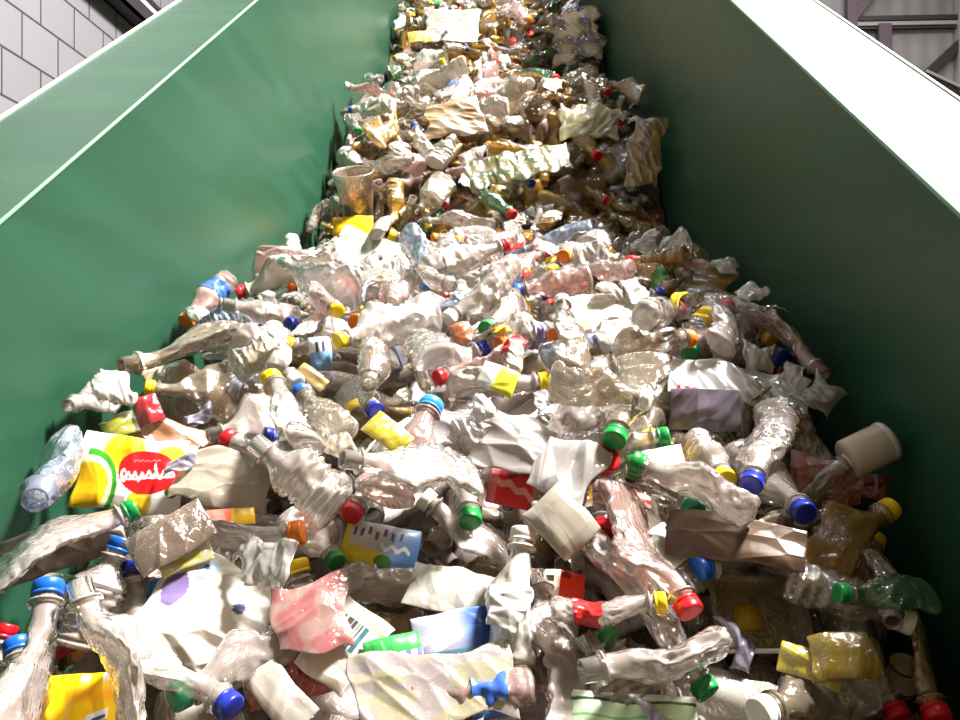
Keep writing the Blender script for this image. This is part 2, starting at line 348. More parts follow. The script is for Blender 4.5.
# caps seen in the photograph: px, py, cap colour, bottle tint, variant (None = any), body heading in the picture (deg, None = any), scale
CAPS = [
 (120, 545, 'blue', 'clear', 6, 250, 1.0), (134, 569, 'navy', 'clear', 11, 320, 1.0), (48, 590, 'blue', 'clear', 0, 285, 1.05), (18, 648, 'blue', 'clear', None, 300, 1.0),
 (150, 388, 'yellow', 'smoky', 7, 20, .9), (272, 380, 'yellow', 'clear', 3, 290, 1.0), (302, 393, 'blue', 'smoky', 2, 265, .95), (230, 440, 'red', 'clear', 8, 330, 1.0),
 (268, 437, 'navy', 'pale blue', 5, 10, 1.0), (291, 346, 'yellow', 'clear', None, None, 1.0), (291, 325, 'navy', 'clear', None, 60, 1.0), (357, 322, 'orange', 'clear', None, None, 1.0),
 (487, 328, 'green', 'clear', None, 80, 1.0), (484, 349, 'navy', 'clear', 5, 250, .95), (501, 344, 'orange', 'clear', 5, 340, .95), (543, 382, 'yellow', 'clear', 5, 200, 1.05),
 (430, 408, 'light blue', 'rosy', 5, 200, 1.2), (525, 461, 'teal', 'clear', None, None, 1.1), (470, 518, 'green', 'clear', 8, 80, 1.0), (615, 437, 'green', 'smoky', 6, 30, 1.0),
 (638, 464, 'green', 'clear', 5, 10, 1.0), (663, 438, 'green', 'clear', None, None, .95), (427, 500, 'white', 'clear', 2, 20, 1.0), (523, 536, 'white', 'milky', 5, 265, 1.1),
 (297, 568, 'yellow', 'clear', 3, 280, 1.0), (297, 533, 'orange', 'clear', None, 190, 1.0), (352, 512, 'red', 'clear', None, 90, 1.0), (702, 568, 'blue', 'smoky', 6, 30, 1.0),
 (605, 639, 'green', 'clear', 7, 350, 1.05), (725, 478, 'yellow', 'clear', None, 100, 1.0), (752, 482, 'navy', 'clear', None, None, 1.0), (803, 511, 'navy', 'clear', None, None, 1.05),
 (888, 510, 'yellow', 'amber', 2, 190, 1.0), (874, 541, 'yellow', 'amber', 5, 210, 1.0), (603, 529, 'red', 'clear', None, 80, 1.0), (727, 309, 'red', 'clear', None, 280, 1.0),
 (750, 331, 'red', 'clear', None, 200, .9), (782, 358, 'navy', 'amber', 5, 110, 1.0), (770, 338, 'yellow', 'amber', None, None, .9), (560, 264, 'red', 'clear', None, 270, 1.0),
 (660, 294, 'navy', 'clear', None, 200, 1.0), (607, 362, 'white', 'smoky', 7, 0, 1.0), (688, 607, 'red', 'rosy', None, 150, 1.0), (763, 712, 'white', 'smoky', None, 20, 1.1),
 (704, 688, 'green', 'clear', 6, 110, 1.0), (130, 511, 'green', 'clear', 5, 280, .95), (691, 352, 'green', 'clear', None, 70, 1.0), (604, 460, 'red', 'clear', None, 20, 1.1),
 (896, 712, 'red', 'smoky', None, 120, 1.0), (936, 713, 'red', 'amber', None, 100, 1.0), (906, 621, 'white', 'smoky', None, 180, .95), (842, 593, 'green', 'green', 5, 30, .8),
 (693, 509, 'teal', 'smoky', None, None, 1.0), (660, 603, 'yellow', 'clear', None, None, .8), (512, 214, 'red', 'green', None, None, 1.1), (597, 155, 'red', 'amber', None, None, 1.1),
 (606, 200, 'red', 'amber', None, None, 1.0), (531, 183, 'navy', 'green', None, None, 1.0), (335, 560, 'green', 'clear', None, None, .8), (340, 340, 'yellow', 'clear', None, 60, .9),
 (440, 377, 'red', 'rosy', None, None, .9), (180, 695, 'teal', 'clear', None, 60, 1.0), (228, 705, 'navy', 'clear', None, 110, 1.0), (160, 590, 'light blue', 'clear', None, 200, .9),
 (4, 632, 'red', 'clear', None, 260, .9), (292, 285, 'orange', 'clear', None, 0, 1.0), (470, 70, 'white', 'amber', None, None, 1.0), (530, 20, 'orange', 'rosy', None, None, 1.1),
 (608, 92, 'red', 'amber', None, None, 1.0), (410, 80, 'white', 'clear', None, None, 1.0), (645, 400, 'white', 'smoky', None, 180, .9), (375, 410, 'navy', 'smoky', None, 100, .9),
 (850, 460, 'white', 'clear', 3, 170, .8), (490, 262, 'white', 'clear', None, None, .9), (425, 285, 'light blue', 'clear', None, None, .9), (555, 335, 'orange', 'rosy', None, None, .8),
]
# bottles without a visible cap that stand out: px, py, tint, variant, heading, scale, name label
POSED = [
 (50, 470, 'pale blue', 12, 80, 1.25), (100, 395, 'clear', 7, 105, .8), (318, 216, 'clear', 8, 85, 1.1), (215, 350, 'smoky', 7, 15, 1.15), (620, 376, 'smoky', 6, 8, 1.15),
 (372, 366, 'smoky', 12, 60, 1.05), (120, 625, 'smoky', 7, 250, 1.1), (885, 588, 'smoky', 5, 50, .8), (790, 430, 'smoky', 0, 330, 1.1), (270, 420, 'clear', 10, 30, .9),
 (660, 655, 'clear', 10, 5, 1.0), (620, 690, 'smoky', 12, 5, 1.0), (520, 610, 'clear', 0, 20, 1.0), (555, 655, 'clear', 12, 320, 1.0), (420, 470, 'clear', 0, 340, 1.0),
 (300, 480, 'clear', 0, 10, 1.0), (660, 530, 'smoky', 12, 340, 1.0), (110, 680, 'clear', 6, 300, 1.0), (470, 690, 'rosy', 6, 350, 1.0), (360, 590, 'clear', 12, 10, 1.0),
]
# ------------------------------------------------------------------ solids other than bottles, and the mass below
def cup_geo():
    return lathe([(.020, .004), (.026, 0), (.028, .004), (.036, .085), (.0385, .087), (.0385, .091), (.0350, .091), (.0345, .086), (.0265, .008), (.010, .006)], 36, True, True)
def residue_geo():
    return lathe([(.004, .0085), (.0255, .009), (.0300, .040), (.014, .050), (.004, .044)], 24, True, True)
def tub_geo():
    return lathe([(.014, 0), (.0225, .001), (.0245, .004), (.0245, .052), (.0225, .058), (.0200, .060), (.012, .0585)], 32, True, True)
def can_geo():
    return lathe([(.012, .003), (.0200, .003), (.0215, 0), (.0222, .0015), (.0215, .005), (.0215, .040), (.0222, .043), (.0215, .0450), (.0200, .042), (.012, .042)], 32, True, True)
def ring_geo(z):
    return lathe([(.0224, z), (.0229, z + .0015), (.0224, z + .004), (.0217, z + .004), (.0217, z)], 32, False, False)
def tray_geo():
    """A shallow open tray: outer walls, a rolled rim and an inner floor in one skin."""
    def ring(w, h, z, r=.008, n=6):
        out = []
        for cx, cy, a0 in ((w - r, h - r, 0), (-w + r, h - r, 90), (-w + r, -h + r, 180), (w - r, -h + r, 270)):
            for k in range(n):
                a = math.radians(a0 + 90 * k / (n - 1)); out.append((cx + r * math.cos(a), cy + r * math.sin(a), z))
        return out
    rings = [ring(.036, .027, 0), ring(.043, .034, .022), ring(.048, .039, .023), ring(.048, .039, .0245), ring(.0425, .0335, .0245), ring(.0355, .0265, .0015)]
    vs, fs = rings_mesh(rings, False); n = len(rings[0])
    fs.append(tuple(range(n))[::-1]); fs.append(tuple(range(5 * n, 6 * n)))
    return vs, fs
SOLIDS = [  # kind, px, py, scale, axis (right, up-slope, normal)
 ('cup', 357, 204, 1.55, (.05, .15, 1.0)), ('tub', 868, 450, 1.0, (.85, .35, .30)), ('can', 904, 672, .75, (.05, .35, 1)), ('tray', 762, 612, 1.05, (.02, -.35, 1)),
]
GEO = {'cup': cup_geo, 'tub': tub_geo, 'can': can_geo, 'tray': tray_geo}
def frame(axis, roll, loc, scale):
    z = axis.normalized(); x = Vector((1, 0, 0)) if abs(z.x) < .9 else Vector((0, 1, 0))
    x = (x - z * x.dot(z)).normalized(); y = z.cross(x)
    x, y = x * math.cos(roll) + y * math.sin(roll), y * math.cos(roll) - x * math.sin(roll)
    m = Matrix((x, y, z)).transposed().to_4x4()
    return Matrix.Translation(loc) @ m @ Matrix.Scale(scale, 4)
def stuff_geo(skip=()):
    rnd = random.Random(77); vs, fs, mi, spans = [], [], [], []; skip = set(skip)
    us = np.linspace(UL + .004, UR - .004, 60); Ys = np.linspace(-1.15, 6.0, 330)
    for Y in Ys:
        for u in us:
            q = Vector((u, Y, 0)); z = target_z(u, Y) - .215 + .06 * abs(noise.noise(q * 13)) + .03 * noise.noise(q * 31)
            vs.append((u, Y, z))
    n = len(us)
    for j in range(len(Ys) - 1):
        for i in range(n - 1):
            fs.append((j * n + i, j * n + i + 1, (j + 1) * n + i + 1, (j + 1) * n + i)); mi.append(0)
    low = [bottle_geo(v, 13, 12) for v in range(len(VAR))]
    k = 0
    while k < 2300:
        Y = rnd.uniform(.25, 4.9); u = rnd.uniform(UL + .03, UR - .03); v = rnd.randrange(len(VAR))
        nrm = surf_normal(u, Y); p = Vector((u, Y, target_z(u, Y))) - nrm * rnd.uniform(.085, .19)
        ax = Vector((rnd.uniform(-1, 1), rnd.uniform(-1, 1), rnd.uniform(-.7, .7))).normalized(); ax = (ax - nrm * ax.dot(nrm) * .6).normalized()
        m = frame(ax, rnd.uniform(0, 6.28), p - ax * VAR[v][1] * .5, 1)
        pts = [m @ Vector(q) for q in low[v][0]]
        if min(q.x for q in pts) < UL + .004 or max(q.x for q in pts) > UR - .004: continue
        tn = 1 + (rnd.choice((0, 0, 0, 1, 1, 2, 3, 4)) if Y < 2.1 and u < .25 else rnd.choice((3, 1, 3, 1, 0, 2, 3, 3))); k += 1
        if k - 1 in skip: continue
        b = len(vs); spans.append((b, b + len(pts), len(fs), len(fs) + len(low[v][1]))); vs += [tuple(q) for q in pts]
        for f in low[v][1]: fs.append(tuple(b + i for i in f))
        mi += [tn] * len(low[v][1])
    return vs, fs, mi, spans
LAY = {"solids":[[-0.4132,2.2864,2.4029,0.9681,0.2498,-0.0184,-0.0048,1.55],
[0.413,0.9766,1.8787,0.5873,0.3651,0.3938,0.6056,1.0],
[0.426,0.8739,1.6472,0.9775,0.21,0.0206,0.0044,0.75],
[0.2765,0.8836,1.7139,0.8903,0.4548,-0.0205,-0.0105,1.05]],"sheets":[[0,-0.4529,0.9618,1.8624,0.7973,0.5805,0.1447,0.0797,1.0,0.1179,0.093],
[1,-0.1385,0.8978,1.7916,0.8502,0.5184,0.0867,-0.031,1.0,0.0863,0.0488],
[2,0.3319,1.1402,1.9661,0.8833,0.4459,0.0256,-0.1426,1.0,0.1862,0.0659],
[3,0.2684,1.077,1.9332,0.7817,0.6104,-0.0645,-0.1107,1.0,0.0898,0.0579],
[4,0.0107,0.9558,1.8472,0.841,0.5319,0.0616,-0.0775,1.0,0.0566,0.0463],
[5,-0.4031,0.7624,1.6683,0.8597,0.4835,0.1189,0.1142,1.0,0.0743,0.0525],
[6,-0.3082,0.822,1.7384,0.8505,0.4649,0.1817,-0.1658,1.0,0.1226,0.108],
[7,-0.2272,0.7756,1.6834,0.8353,0.4157,0.2415,-0.2667,1.0,0.1027,0.037],
[8,-0.2133,0.7881,1.6825,0.8603,0.4792,-0.0272,0.1718,1.0,0.0831,0.0478],
[9,-0.1587,0.7996,1.7136,0.8189,0.4747,0.2075,-0.2471,1.0,0.0599,0.0822],
[10,-0.1089,0.7897,1.7107,0.8548,0.4994,-0.014,0.1406,1.0,0.057,0.0342],
[11,-0.0464,0.8237,1.7175,0.8702,0.4834,-0.0335,0.0898,1.0,0.0933,0.0498],
[12,-0.0667,0.7541,1.6902,0.8897,0.4524,-0.0263,0.0548,1.0,0.1615,0.0701],
[13,0.1201,0.7491,1.6683,0.8763,0.4785,-0.0302,-0.0472,1.0,0.1195,0.0396],
[14,0.0569,0.8607,1.7574,0.8264,0.5593,0.0304,-0.0572,1.0,0.061,0.0329],
[15,-0.0489,0.8688,1.7477,0.9073,0.4087,0.0624,-0.0761,1.0,0.1128,0.0516],
[16,0.167,1.3554,2.081,0.9197,0.3898,-0.0266,-0.0382,1.0,0.1445,0.0918],
[17,-0.4178,2.2183,2.3734,0.787,0.6146,0.0056,0.053,1.0,0.1134,0.0611],
[18,-0.3548,2.1194,2.2874,0.8319,0.5232,0.1086,-0.1499,1.0,0.1966,0.1078],
[19,0.3988,1.0038,1.8537,0.8002,0.5746,-0.0779,-0.1533,1.0,0.0865,0.054],
[20,0.4477,1.0015,1.8444,0.7991,0.5699,-0.0805,-0.174,1.0,0.0488,0.0322],
[21,0.4055,0.9926,1.8039,0.821,0.5448,-0.044,-0.1647,1.0,0.029,0.0623],
[22,0.2945,0.7717,1.7082,0.8532,0.4729,0.0095,-0.2199,1.0,0.0573,0.0283],
[23,0.3229,0.7652,1.7214,0.8813,0.4614,-0.1009,0.0148,1.0,0.0593,0.042],
[24,0.2492,0.8664,1.8068,0.8628,0.4718,-0.0527,-0.1741,1.0,0.144,0.0508],
[25,0.1369,0.9253,1.8457,0.8554,0.5102,-0.0229,-0.0863,1.0,0.0664,0.0273],
[26,-0.1917,0.798,1.743,0.8711,0.476,-0.0145,0.1198,1.0,0.0767,0.0727],
[27,-0.4321,1.0329,1.9007,0.8612,0.4825,0.1586,-0.0198,1.0,0.1026,0.0408],
[28,-0.4601,1.0257,1.9351,0.7457,0.6115,-0.0125,0.2642,1.0,0.0314,0.0378],
[29,-0.4915,1.0118,1.9154,0.7721,0.563,-0.0331,0.2929,1.0,0.0425,0.0296],
[30,-0.3238,0.9198,1.8177,0.8296,0.5418,0.0532,0.1236,1.0,0.0678,0.0199],
[31,-0.3376,0.8377,1.7956,0.817,0.5085,-0.0264,0.2707,1.0,0.0524,0.0321],
[32,0.0214,1.4268,2.0927,0.8006,0.5983,-0.0245,0.0194,1.0,0.0544,0.0322],
[33,-0.1297,0.8991,1.9188,0.8115,0.4872,0.2079,-0.2466,1.0,0.0538,0.0298],
[34,-0.0062,1.0717,1.9759,0.8139,0.5497,0.1299,-0.136,1.0,0.0519,0.0373],
[35,-0.2659,1.1558,2.0087,0.76,0.6405,0.0384,0.1033,1.0,0.0328,0.0514],
[36,-0.269,1.1199,1.9775,0.8059,0.5037,0.2272,-0.2128,1.0,0.0479,0.021],
[37,-0.0647,1.2616,2.0426,0.8075,0.5613,-0.0762,0.1644,1.0,0.0341,0.0364],
[38,0.1764,0.9282,1.8835,0.8394,0.5339,-0.094,0.0398,1.0,0.067,0.0284],
[39,0.3979,1.6043,2.1533,0.8343,0.4884,0.0824,-0.2423,1.0,0.09,0.0975],
[40,0.4064,2.2965,2.5995,0.7657,0.6319,-0.0137,-0.1192,1.0,0.095,0.2068],
[41,0.2616,2.4146,2.7158,0.8004,0.597,0.008,-0.0541,1.0,0.1809,0.1118],
[42,-0.1484,2.4709,2.7484,0.7686,0.6333,-0.0532,0.0727,1.0,0.1817,0.1219],
[43,0.0484,2.2828,2.5559,0.8023,0.5868,-0.0604,0.0907,1.0,0.2904,0.0893],
[44,-0.2438,3.8501,3.6145,0.8172,0.5746,0.0046,-0.0441,1.0,0.258,0.1989],
[45,0.3378,3.6849,3.4924,0.7953,0.6009,-0.0706,0.0388,1.0,0.2233,0.2688],
[46,-0.3819,3.7637,3.5281,0.7622,0.6434,0.0003,0.0718,1.0,0.1318,0.0578],
[47,-0.0203,0.957,1.9043,0.8756,0.4692,0.0404,-0.1075,1.0,0.1632,0.0723],
[48,0.0705,0.9008,1.8765,0.8374,0.4816,0.0671,-0.2495,1.0,0.0726,0.0782],
[49,-0.3329,0.9617,1.8544,0.8683,0.4883,0.0875,-0.0019,1.0,0.113,0.0729],
[50,-0.4812,0.8622,1.7975,0.8342,0.4908,0.0134,0.2511,1.0,0.121,0.0536],
[51,-0.3487,0.8334,1.8156,0.8006,0.4865,-0.0596,0.3445,1.0,0.0847,0.0459],
[52,0.0626,0.851,1.8302,0.768,0.4987,0.1884,-0.355,1.0,0.0687,0.0517]],"bottles":[[9,"amber","red",1,0.4186,0.9105,1.7654,0.0913,0.1981,0.8871,-0.4069,0.854],
[5,"smoky","white",1,0.361,0.8116,1.6836,0.6868,0.45,-0.5625,-0.097,0.944],
[8,"smoky","red",1,0.3637,0.9339,1.7572,0.0503,-0.1025,0.9041,-0.4118,0.824],
[3,"clear","navy",1,-0.3706,0.77,1.7455,0.5266,0.0528,0.8112,-0.2486,0.828],
[6,"clear","green",1,0.0978,0.8912,1.7997,0.3252,0.8857,-0.1024,0.3151,0.841],
[2,"clear","blue",1,-0.3935,0.673,1.6023,0.3815,0.106,-0.4085,-0.8224,0.893],
[11,"clear","green",1,0.1875,0.7719,1.6276,0.6265,-0.3979,-0.0879,0.6644,0.917],
[4,"clear","red",1,-0.5171,0.7511,1.633,0.453,-0.1555,-0.2084,-0.8528,0.814],
[11,"smoky","white",1,0.3003,0.857,1.7714,0.1923,-0.64,0.4898,-0.5599,0.834],
[9,"rosy","red",1,0.1221,0.8976,1.8611,0.3002,0.8303,-0.336,0.3279,0.86],
[5,"clear","yellow",1,0.0467,0.7931,1.7538,0.0949,0.6719,0.0104,0.7345,0.703],
[5,"green","green",1,0.4348,0.8236,1.7594,0.1507,-0.6207,-0.262,0.7234,0.662],
[8,"clear","light blue",1,-0.5233,0.8954,1.7315,0.3884,-0.4296,0.4968,-0.6463,0.827],
[3,"clear","yellow",1,-0.1644,0.8085,1.6254,0.5116,-0.2337,0.0385,0.8259,0.901],
[6,"smoky","blue",1,0.3934,0.9615,1.7997,0.5418,-0.0989,-0.7396,0.3868,0.901],
[4,"clear","green",1,-0.2435,0.9338,1.8151,0.2435,0.785,-0.2753,0.4987,0.715],
[4,"clear","blue",1,-0.4329,0.7974,1.7075,0.9038,-0.2337,0.039,-0.3565,0.848],
[5,"amber","yellow",1,0.3911,0.914,1.6911,0.4534,-0.3731,-0.1424,-0.7969,0.855],
[5,"milky","white",1,0.0056,0.7917,1.693,0.8913,-0.2196,0.1547,0.3653,0.906],
[9,"clear","orange",1,-0.3929,0.8732,1.7824,0.7072,-0.2246,0.6047,-0.2895,0.888],
[9,"clear","red",1,0.1382,1.0444,1.9046,0.1331,0.0994,-0.8851,0.4347,0.859],
[8,"clear","green",1,-0.0515,1.0467,1.9232,0.3822,0.6951,0.5562,-0.2478,0.865],
[1,"clear","red",1,-0.1083,1.0668,1.9227,0.4173,0.8219,0.2375,-0.3065,0.822],
[2,"clear","navy",1,0.3058,1.039,1.8853,0.481,0.5859,0.5487,-0.3527,0.863],
[9,"clear","green",1,-0.5292,0.7942,1.7727,0.7563,-0.1042,0.5433,0.3493,0.801],
[2,"smoky","teal",1,0.1735,1.0571,1.9084,0.0238,0.2714,-0.8085,0.5217,0.861],
[9,"clear","white",1,0.0364,0.9196,1.7329,0.226,-0.4282,-0.0479,0.8737,0.85],
[2,"clear","navy",1,0.3481,1.0332,1.9398,0.3319,0.7853,0.3294,-0.4059,0.855],
[4,"clear","yellow",1,0.2521,1.0547,1.8846,0.0227,-0.0425,0.7805,-0.6233,0.841],
[5,"clear","green",1,0.2692,0.8616,1.8339,0.1897,0.4638,-0.323,-0.8028,0.887],
[0,"clear","teal",1,0.1539,1.1316,1.9739,0.5196,0.7979,-0.2508,-0.1747,0.903],
[8,"clear","red",1,-0.1862,0.9371,1.8374,0.7667,-0.3885,-0.4244,0.2849,0.901],
[11,"clear","green",1,0.071,0.9638,1.8886,0.4624,-0.4847,0.4324,-0.6035,0.849],
[5,"pale blue","navy",1,-0.1891,1.0638,1.8711,0.3181,0.6151,0.0042,-0.7214,0.826],
[9,"smoky","green",1,0.1787,1.0482,2.0058,0.3796,0.4559,-0.7485,0.2963,0.905],
[9,"smoky","navy",1,-0.2366,1.1749,1.9552,0.6542,0.6396,0.4009,-0.0482,0.775],
[5,"rosy","light blue",1,-0.1265,0.846,1.852,0.6269,-0.4061,-0.2119,-0.6302,1.019],
[5,"smoky","white",1,0.0591,0.9823,1.9774,0.5255,0.6355,0.4464,0.3474,0.772],
[5,"smoky","blue",1,-0.1976,0.9828,1.8992,0.6499,-0.5233,-0.0015,0.5511,0.822],
[7,"smoky","yellow",1,-0.2914,1.1464,1.9312,0.3924,-0.4177,-0.5009,0.6486,0.738],
[5,"clear","yellow",1,-0.0768,1.0898,1.9627,0.6993,-0.2809,0.6289,-0.1912,0.881],
[5,"clear","yellow",1,-0.2249,0.9305,1.8986,0.8665,-0.2994,-0.3615,-0.1699,0.892],
[3,"rosy","red",1,0.0206,1.2103,2.0047,0.4904,0.7577,-0.16,-0.3997,0.765],
[5,"amber","navy",1,0.4082,1.3572,2.0215,0.3609,0.485,-0.5782,0.5479,0.871],
[6,"clear","green",1,0.3806,1.3715,2.0982,0.2172,0.6912,0.4804,-0.4942,0.91],
[4,"clear","navy",1,-0.1264,1.1598,1.976,0.5044,0.327,0.4581,0.6548,0.868],
[9,"clear","yellow",1,-0.1589,1.1758,2.0023,0.0742,0.6316,-0.2119,-0.7421,0.886],
[4,"clear","orange",1,0.0705,1.2859,2.041,0.5452,0.1164,-0.7551,0.345,0.78],
[3,"amber","yellow",1,0.3612,1.4268,2.101,0.5052,0.5444,0.645,-0.1802,0.825],
[9,"rosy","orange",1,0.152,1.3193,2.0441,0.5781,0.2996,-0.6589,0.3767,0.719],
[5,"clear","red",1,0.3247,1.1919,1.9927,0.7449,-0.5268,0.0806,-0.4014,0.811],
[3,"clear","green",1,0.0356,1.3956,2.0931,0.6041,0.752,-0.2605,-0.0412,0.861],
[2,"clear","navy",1,-0.2403,1.399,2.0478,0.1303,-0.3083,-0.6166,0.7125,0.83],
[4,"clear","orange",1,-0.1909,1.3838,2.0564,0.5399,0.2945,-0.6261,0.4794,0.88],
[5,"clear","red",1,0.3097,1.158,2.0219,0.4172,-0.0787,0.5239,0.7384,0.875],
[11,"clear","navy",1,0.1615,1.4552,2.0857,0.7886,0.0771,0.6011,0.1047,0.893],
[11,"clear","orange",1,-0.2991,1.5791,2.1371,0.2959,0.6724,-0.0954,-0.6717,0.821],
[9,"clear","light blue",1,-0.0362,1.6149,2.1097,0.6418,0.6002,-0.168,-0.4468,0.779],
[2,"clear","red",1,0.0402,1.7816,2.1741,0.1584,0.2639,0.515,0.8,0.823],
[5,"clear","white",1,-0.0764,2.1286,2.2703,0.5054,0.4001,0.6594,-0.387,0.805],
[2,"green","red",1,-0.0841,2.326,2.5154,0.3604,0.0965,0.8868,-0.2726,0.944],
[2,"amber","red",1,0.4445,2.286,2.3669,0.8482,-0.0498,-0.5036,0.1565,0.894],
[4,"green","navy",1,0.045,2.3842,2.5649,0.2385,0.6947,-0.5316,0.4218,0.839],
[11,"amber","red",1,0.2364,2.4751,2.702,0.0027,-0.348,0.8433,-0.4096,1.012],
[12,"amber","red",1,0.3336,2.784,2.9684,0.3545,0.5797,0.6458,-0.3481,0.833],
[6,"clear","white",1,-0.2338,3.6021,3.2946,0.29,-0.5103,-0.6141,0.5276,0.876],
[9,"amber","white",1,-0.0095,3.6645,3.3203,0.0286,0.6648,0.3463,-0.6614,0.839],
[3,"rosy","orange",1,-0.0033,3.9093,3.7192,0.1318,-0.5581,0.6713,-0.4695,1.006],
[0,"clear","blue",1,-0.3749,0.593,1.6029,0.1073,0.081,-0.3435,-0.9295,0.916],
[9,"amber","yellow",1,0.3066,0.8681,1.7653,0.6424,0.1306,0.5417,0.5262,0.852],
[3,"clear","white",1,0.3077,0.9763,1.8066,0.8464,-0.1287,0.4549,-0.2451,0.706],
[0,"clear","yellow",1,-0.1083,1.289,2.0798,0.1742,-0.315,-0.7265,0.5853,0.768],
[5,"clear","teal",1,-0.2044,0.8195,1.7152,0.6189,0.6983,-0.2909,-0.2115,0.893],
[11,"clear","navy",1,-0.3666,0.7919,1.6705,0.7047,-0.2497,0.0684,0.6606,0.859],
[5,"pale blue","",2,-0.5267,0.9376,1.8936,0.056,0.3457,-0.6935,0.6296,1.041],
[9,"clear","",2,-0.5258,1.0934,1.9623,0.2028,0.2475,0.7102,-0.6271,0.685],
[5,"clear","",2,-0.5146,2.2936,2.4432,0.4477,0.8492,0.2271,-0.1636,0.977],
[7,"smoky","",2,-0.3595,1.2751,2.0336,0.5297,0.2584,-0.7145,0.3769,0.945],
[11,"smoky","",2,-0.182,1.1308,2.0114,0.5522,0.7986,-0.1674,0.1709,0.872],
[5,"smoky","",2,0.4219,1.0691,1.8531,0.2086,0.2544,-0.194,-0.9242,0.924],
[10,"clear","",2,-0.26,1.1129,1.9326,0.1348,-0.5214,-0.5726,0.6181,0.767],
[5,"clear","",2,0.2078,0.767,1.732,0.6106,-0.1095,-0.7359,0.2713,0.892],
[9,"clear","",2,-0.0282,0.9066,1.8658,0.037,-0.5272,-0.3533,0.772,0.822],
[4,"clear","",2,-0.1778,0.8569,1.8362,0.7282,-0.2877,-0.3246,0.5307,0.891],
[4,"smoky","",2,0.2275,1.1574,1.9774,0.3692,-0.5929,-0.3895,0.6003,0.978],
[3,"clear","",2,-0.306,0.6623,1.6578,0.8803,-0.2891,-0.1726,0.3343,0.899],
[5,"clear","",2,-0.1025,0.8922,1.7467,0.5105,0.6635,-0.1389,-0.529,0.853],
[5,"clear","",2,0.0818,0.8811,1.706,0.3805,-0.5511,-0.2508,0.699,0.911],
[9,"clear","",2,0.0637,0.7505,1.6515,0.4047,-0.2464,0.3157,0.8221,0.852],
[3,"smoky","",2,0.2268,0.8716,1.7577,0.3853,-0.4192,0.0767,0.8185,0.907],
[5,"smoky","",2,0.4108,0.8869,1.778,0.1012,0.3749,0.7116,-0.5855,0.689],
[4,"smoky","",2,0.1411,0.7642,1.6409,0.6447,0.089,-0.3303,-0.6837,0.824],
[11,"rosy","",2,0.0291,0.7762,1.6839,0.1049,0.7172,-0.0394,-0.6878,0.907],
[4,"smoky","",0,0.0765,3.5988,3.2635,0.8945,-0.3379,-0.0869,0.2797,0.879],
[2,"pale blue","",0,0.2158,1.8772,2.2975,0.3256,0.5258,-0.5689,-0.5421,0.934],
[5,"clear","yellow",0,-0.1316,1.4511,2.0908,0.5336,-0.6683,0.1554,-0.4944,0.931],
[1,"smoky","",0,-0.5093,2.5807,2.7625,0.6287,0.2407,0.5151,0.5306,0.951],
[1,"amber","",0,-0.3829,2.4035,2.659,0.8264,-0.3765,-0.069,-0.413,0.84],
[5,"clear","",0,0.1341,0.7195,1.6329,0.2584,-0.1145,-0.9309,0.2313,0.762],
[3,"rosy","",0,-0.4287,1.4855,2.0479,0.3841,-0.1495,-0.4233,-0.8068,0.944],
[4,"amber","",0,-0.1353,3.5785,3.2185,0.0808,0.7539,-0.2995,0.5792,0.795],
[11,"clear","",0,-0.2053,4.0851,3.8456,0.4031,0.6591,0.6327,-0.053,0.757],
[10,"smoky","blue",0,-0.1057,0.6116,1.5287,0.0394,0.1934,0.5195,0.8313,0.833],
[5,"green","",0,0.4193,3.9779,3.7244,0.8539,-0.4546,-0.2123,-0.1384,0.798],
[5,"clear","",0,0.1767,1.8083,2.1783,0.5828,0.7265,0.2744,-0.2394,0.783],
[3,"milky","",0,-0.2197,2.8538,2.944,0.8307,-0.3985,-0.3741,-0.106,0.885],
[0,"smoky","",0,0.0431,0.6085,1.5829,0.349,-0.4837,-0.6564,0.4619,0.768],
[9,"milky","",0,0.0155,1.5356,2.1175,0.615,0.7156,-0.331,-0.0136,0.952],
[12,"pale blue","",0,0.1375,1.9912,2.2423,0.7351,-0.5719,0.2532,0.2617,0.886],
[4,"pale blue","",0,0.0198,0.6849,1.5872,0.0812,-0.6054,0.165,0.7744,0.746],
[5,"pale blue","",0,0.0614,1.1358,2.0014,0.4748,0.0728,0.5934,0.6458,0.765],
[9,"milky","",0,0.0218,0.7068,1.6187,0.0585,-0.7093,-0.0116,0.7024,0.882],
[9,"clear","",0,0.1138,2.2001,2.3088,0.862,-0.2083,-0.1533,-0.436,0.773],
[5,"rosy","",0,-0.0421,2.3904,2.54,0.0945,0.5735,-0.213,-0.7853,0.85],
[9,"smoky","",0,-0.3105,1.8856,2.1747,0.5982,0.6272,0.2268,0.4443,0.852],
[11,"smoky","",0,0.2795,3.8313,3.5829,0.1443,-0.6997,-0.0238,0.6993,0.882],
[3,"clear","white",0,0.0538,3.7501,3.45,0.5171,-0.3765,-0.3379,-0.6904,0.835],
[11,"milky","white",0,-0.2991,1.6896,2.1568,0.5447,-0.2218,0.6018,0.5403,0.819],
[11,"amber","",0,0.4617,2.2118,2.3008,0.5639,0.2728,-0.7776,0.055,0.858],
[4,"milky","",0,-0.4934,2.4575,2.6239,0.5115,0.8057,0.1944,0.2267,0.921],
[4,"amber","",0,0.426,0.6006,1.41,0.2871,-0.4827,0.0651,0.8248,0.951],
[9,"smoky","",0,0.3242,1.6435,2.1467,0.7126,-0.2853,0.6222,0.1542,0.748],
[5,"smoky","",0,0.1787,2.5121,2.7675,0.4188,-0.6587,0.1146,-0.6145,0.828],
[10,"smoky","",0,0.3742,1.7921,2.2079,0.4878,-0.4466,-0.6868,0.3014,0.816],
[2,"rosy","",0,-0.0122,2.9645,3.0316,0.3938,0.8546,0.2477,0.2307,0.832],
[10,"clear","white",0,0.2211,0.7188,1.623,0.1897,0.2669,0.9196,-0.2171,0.875],
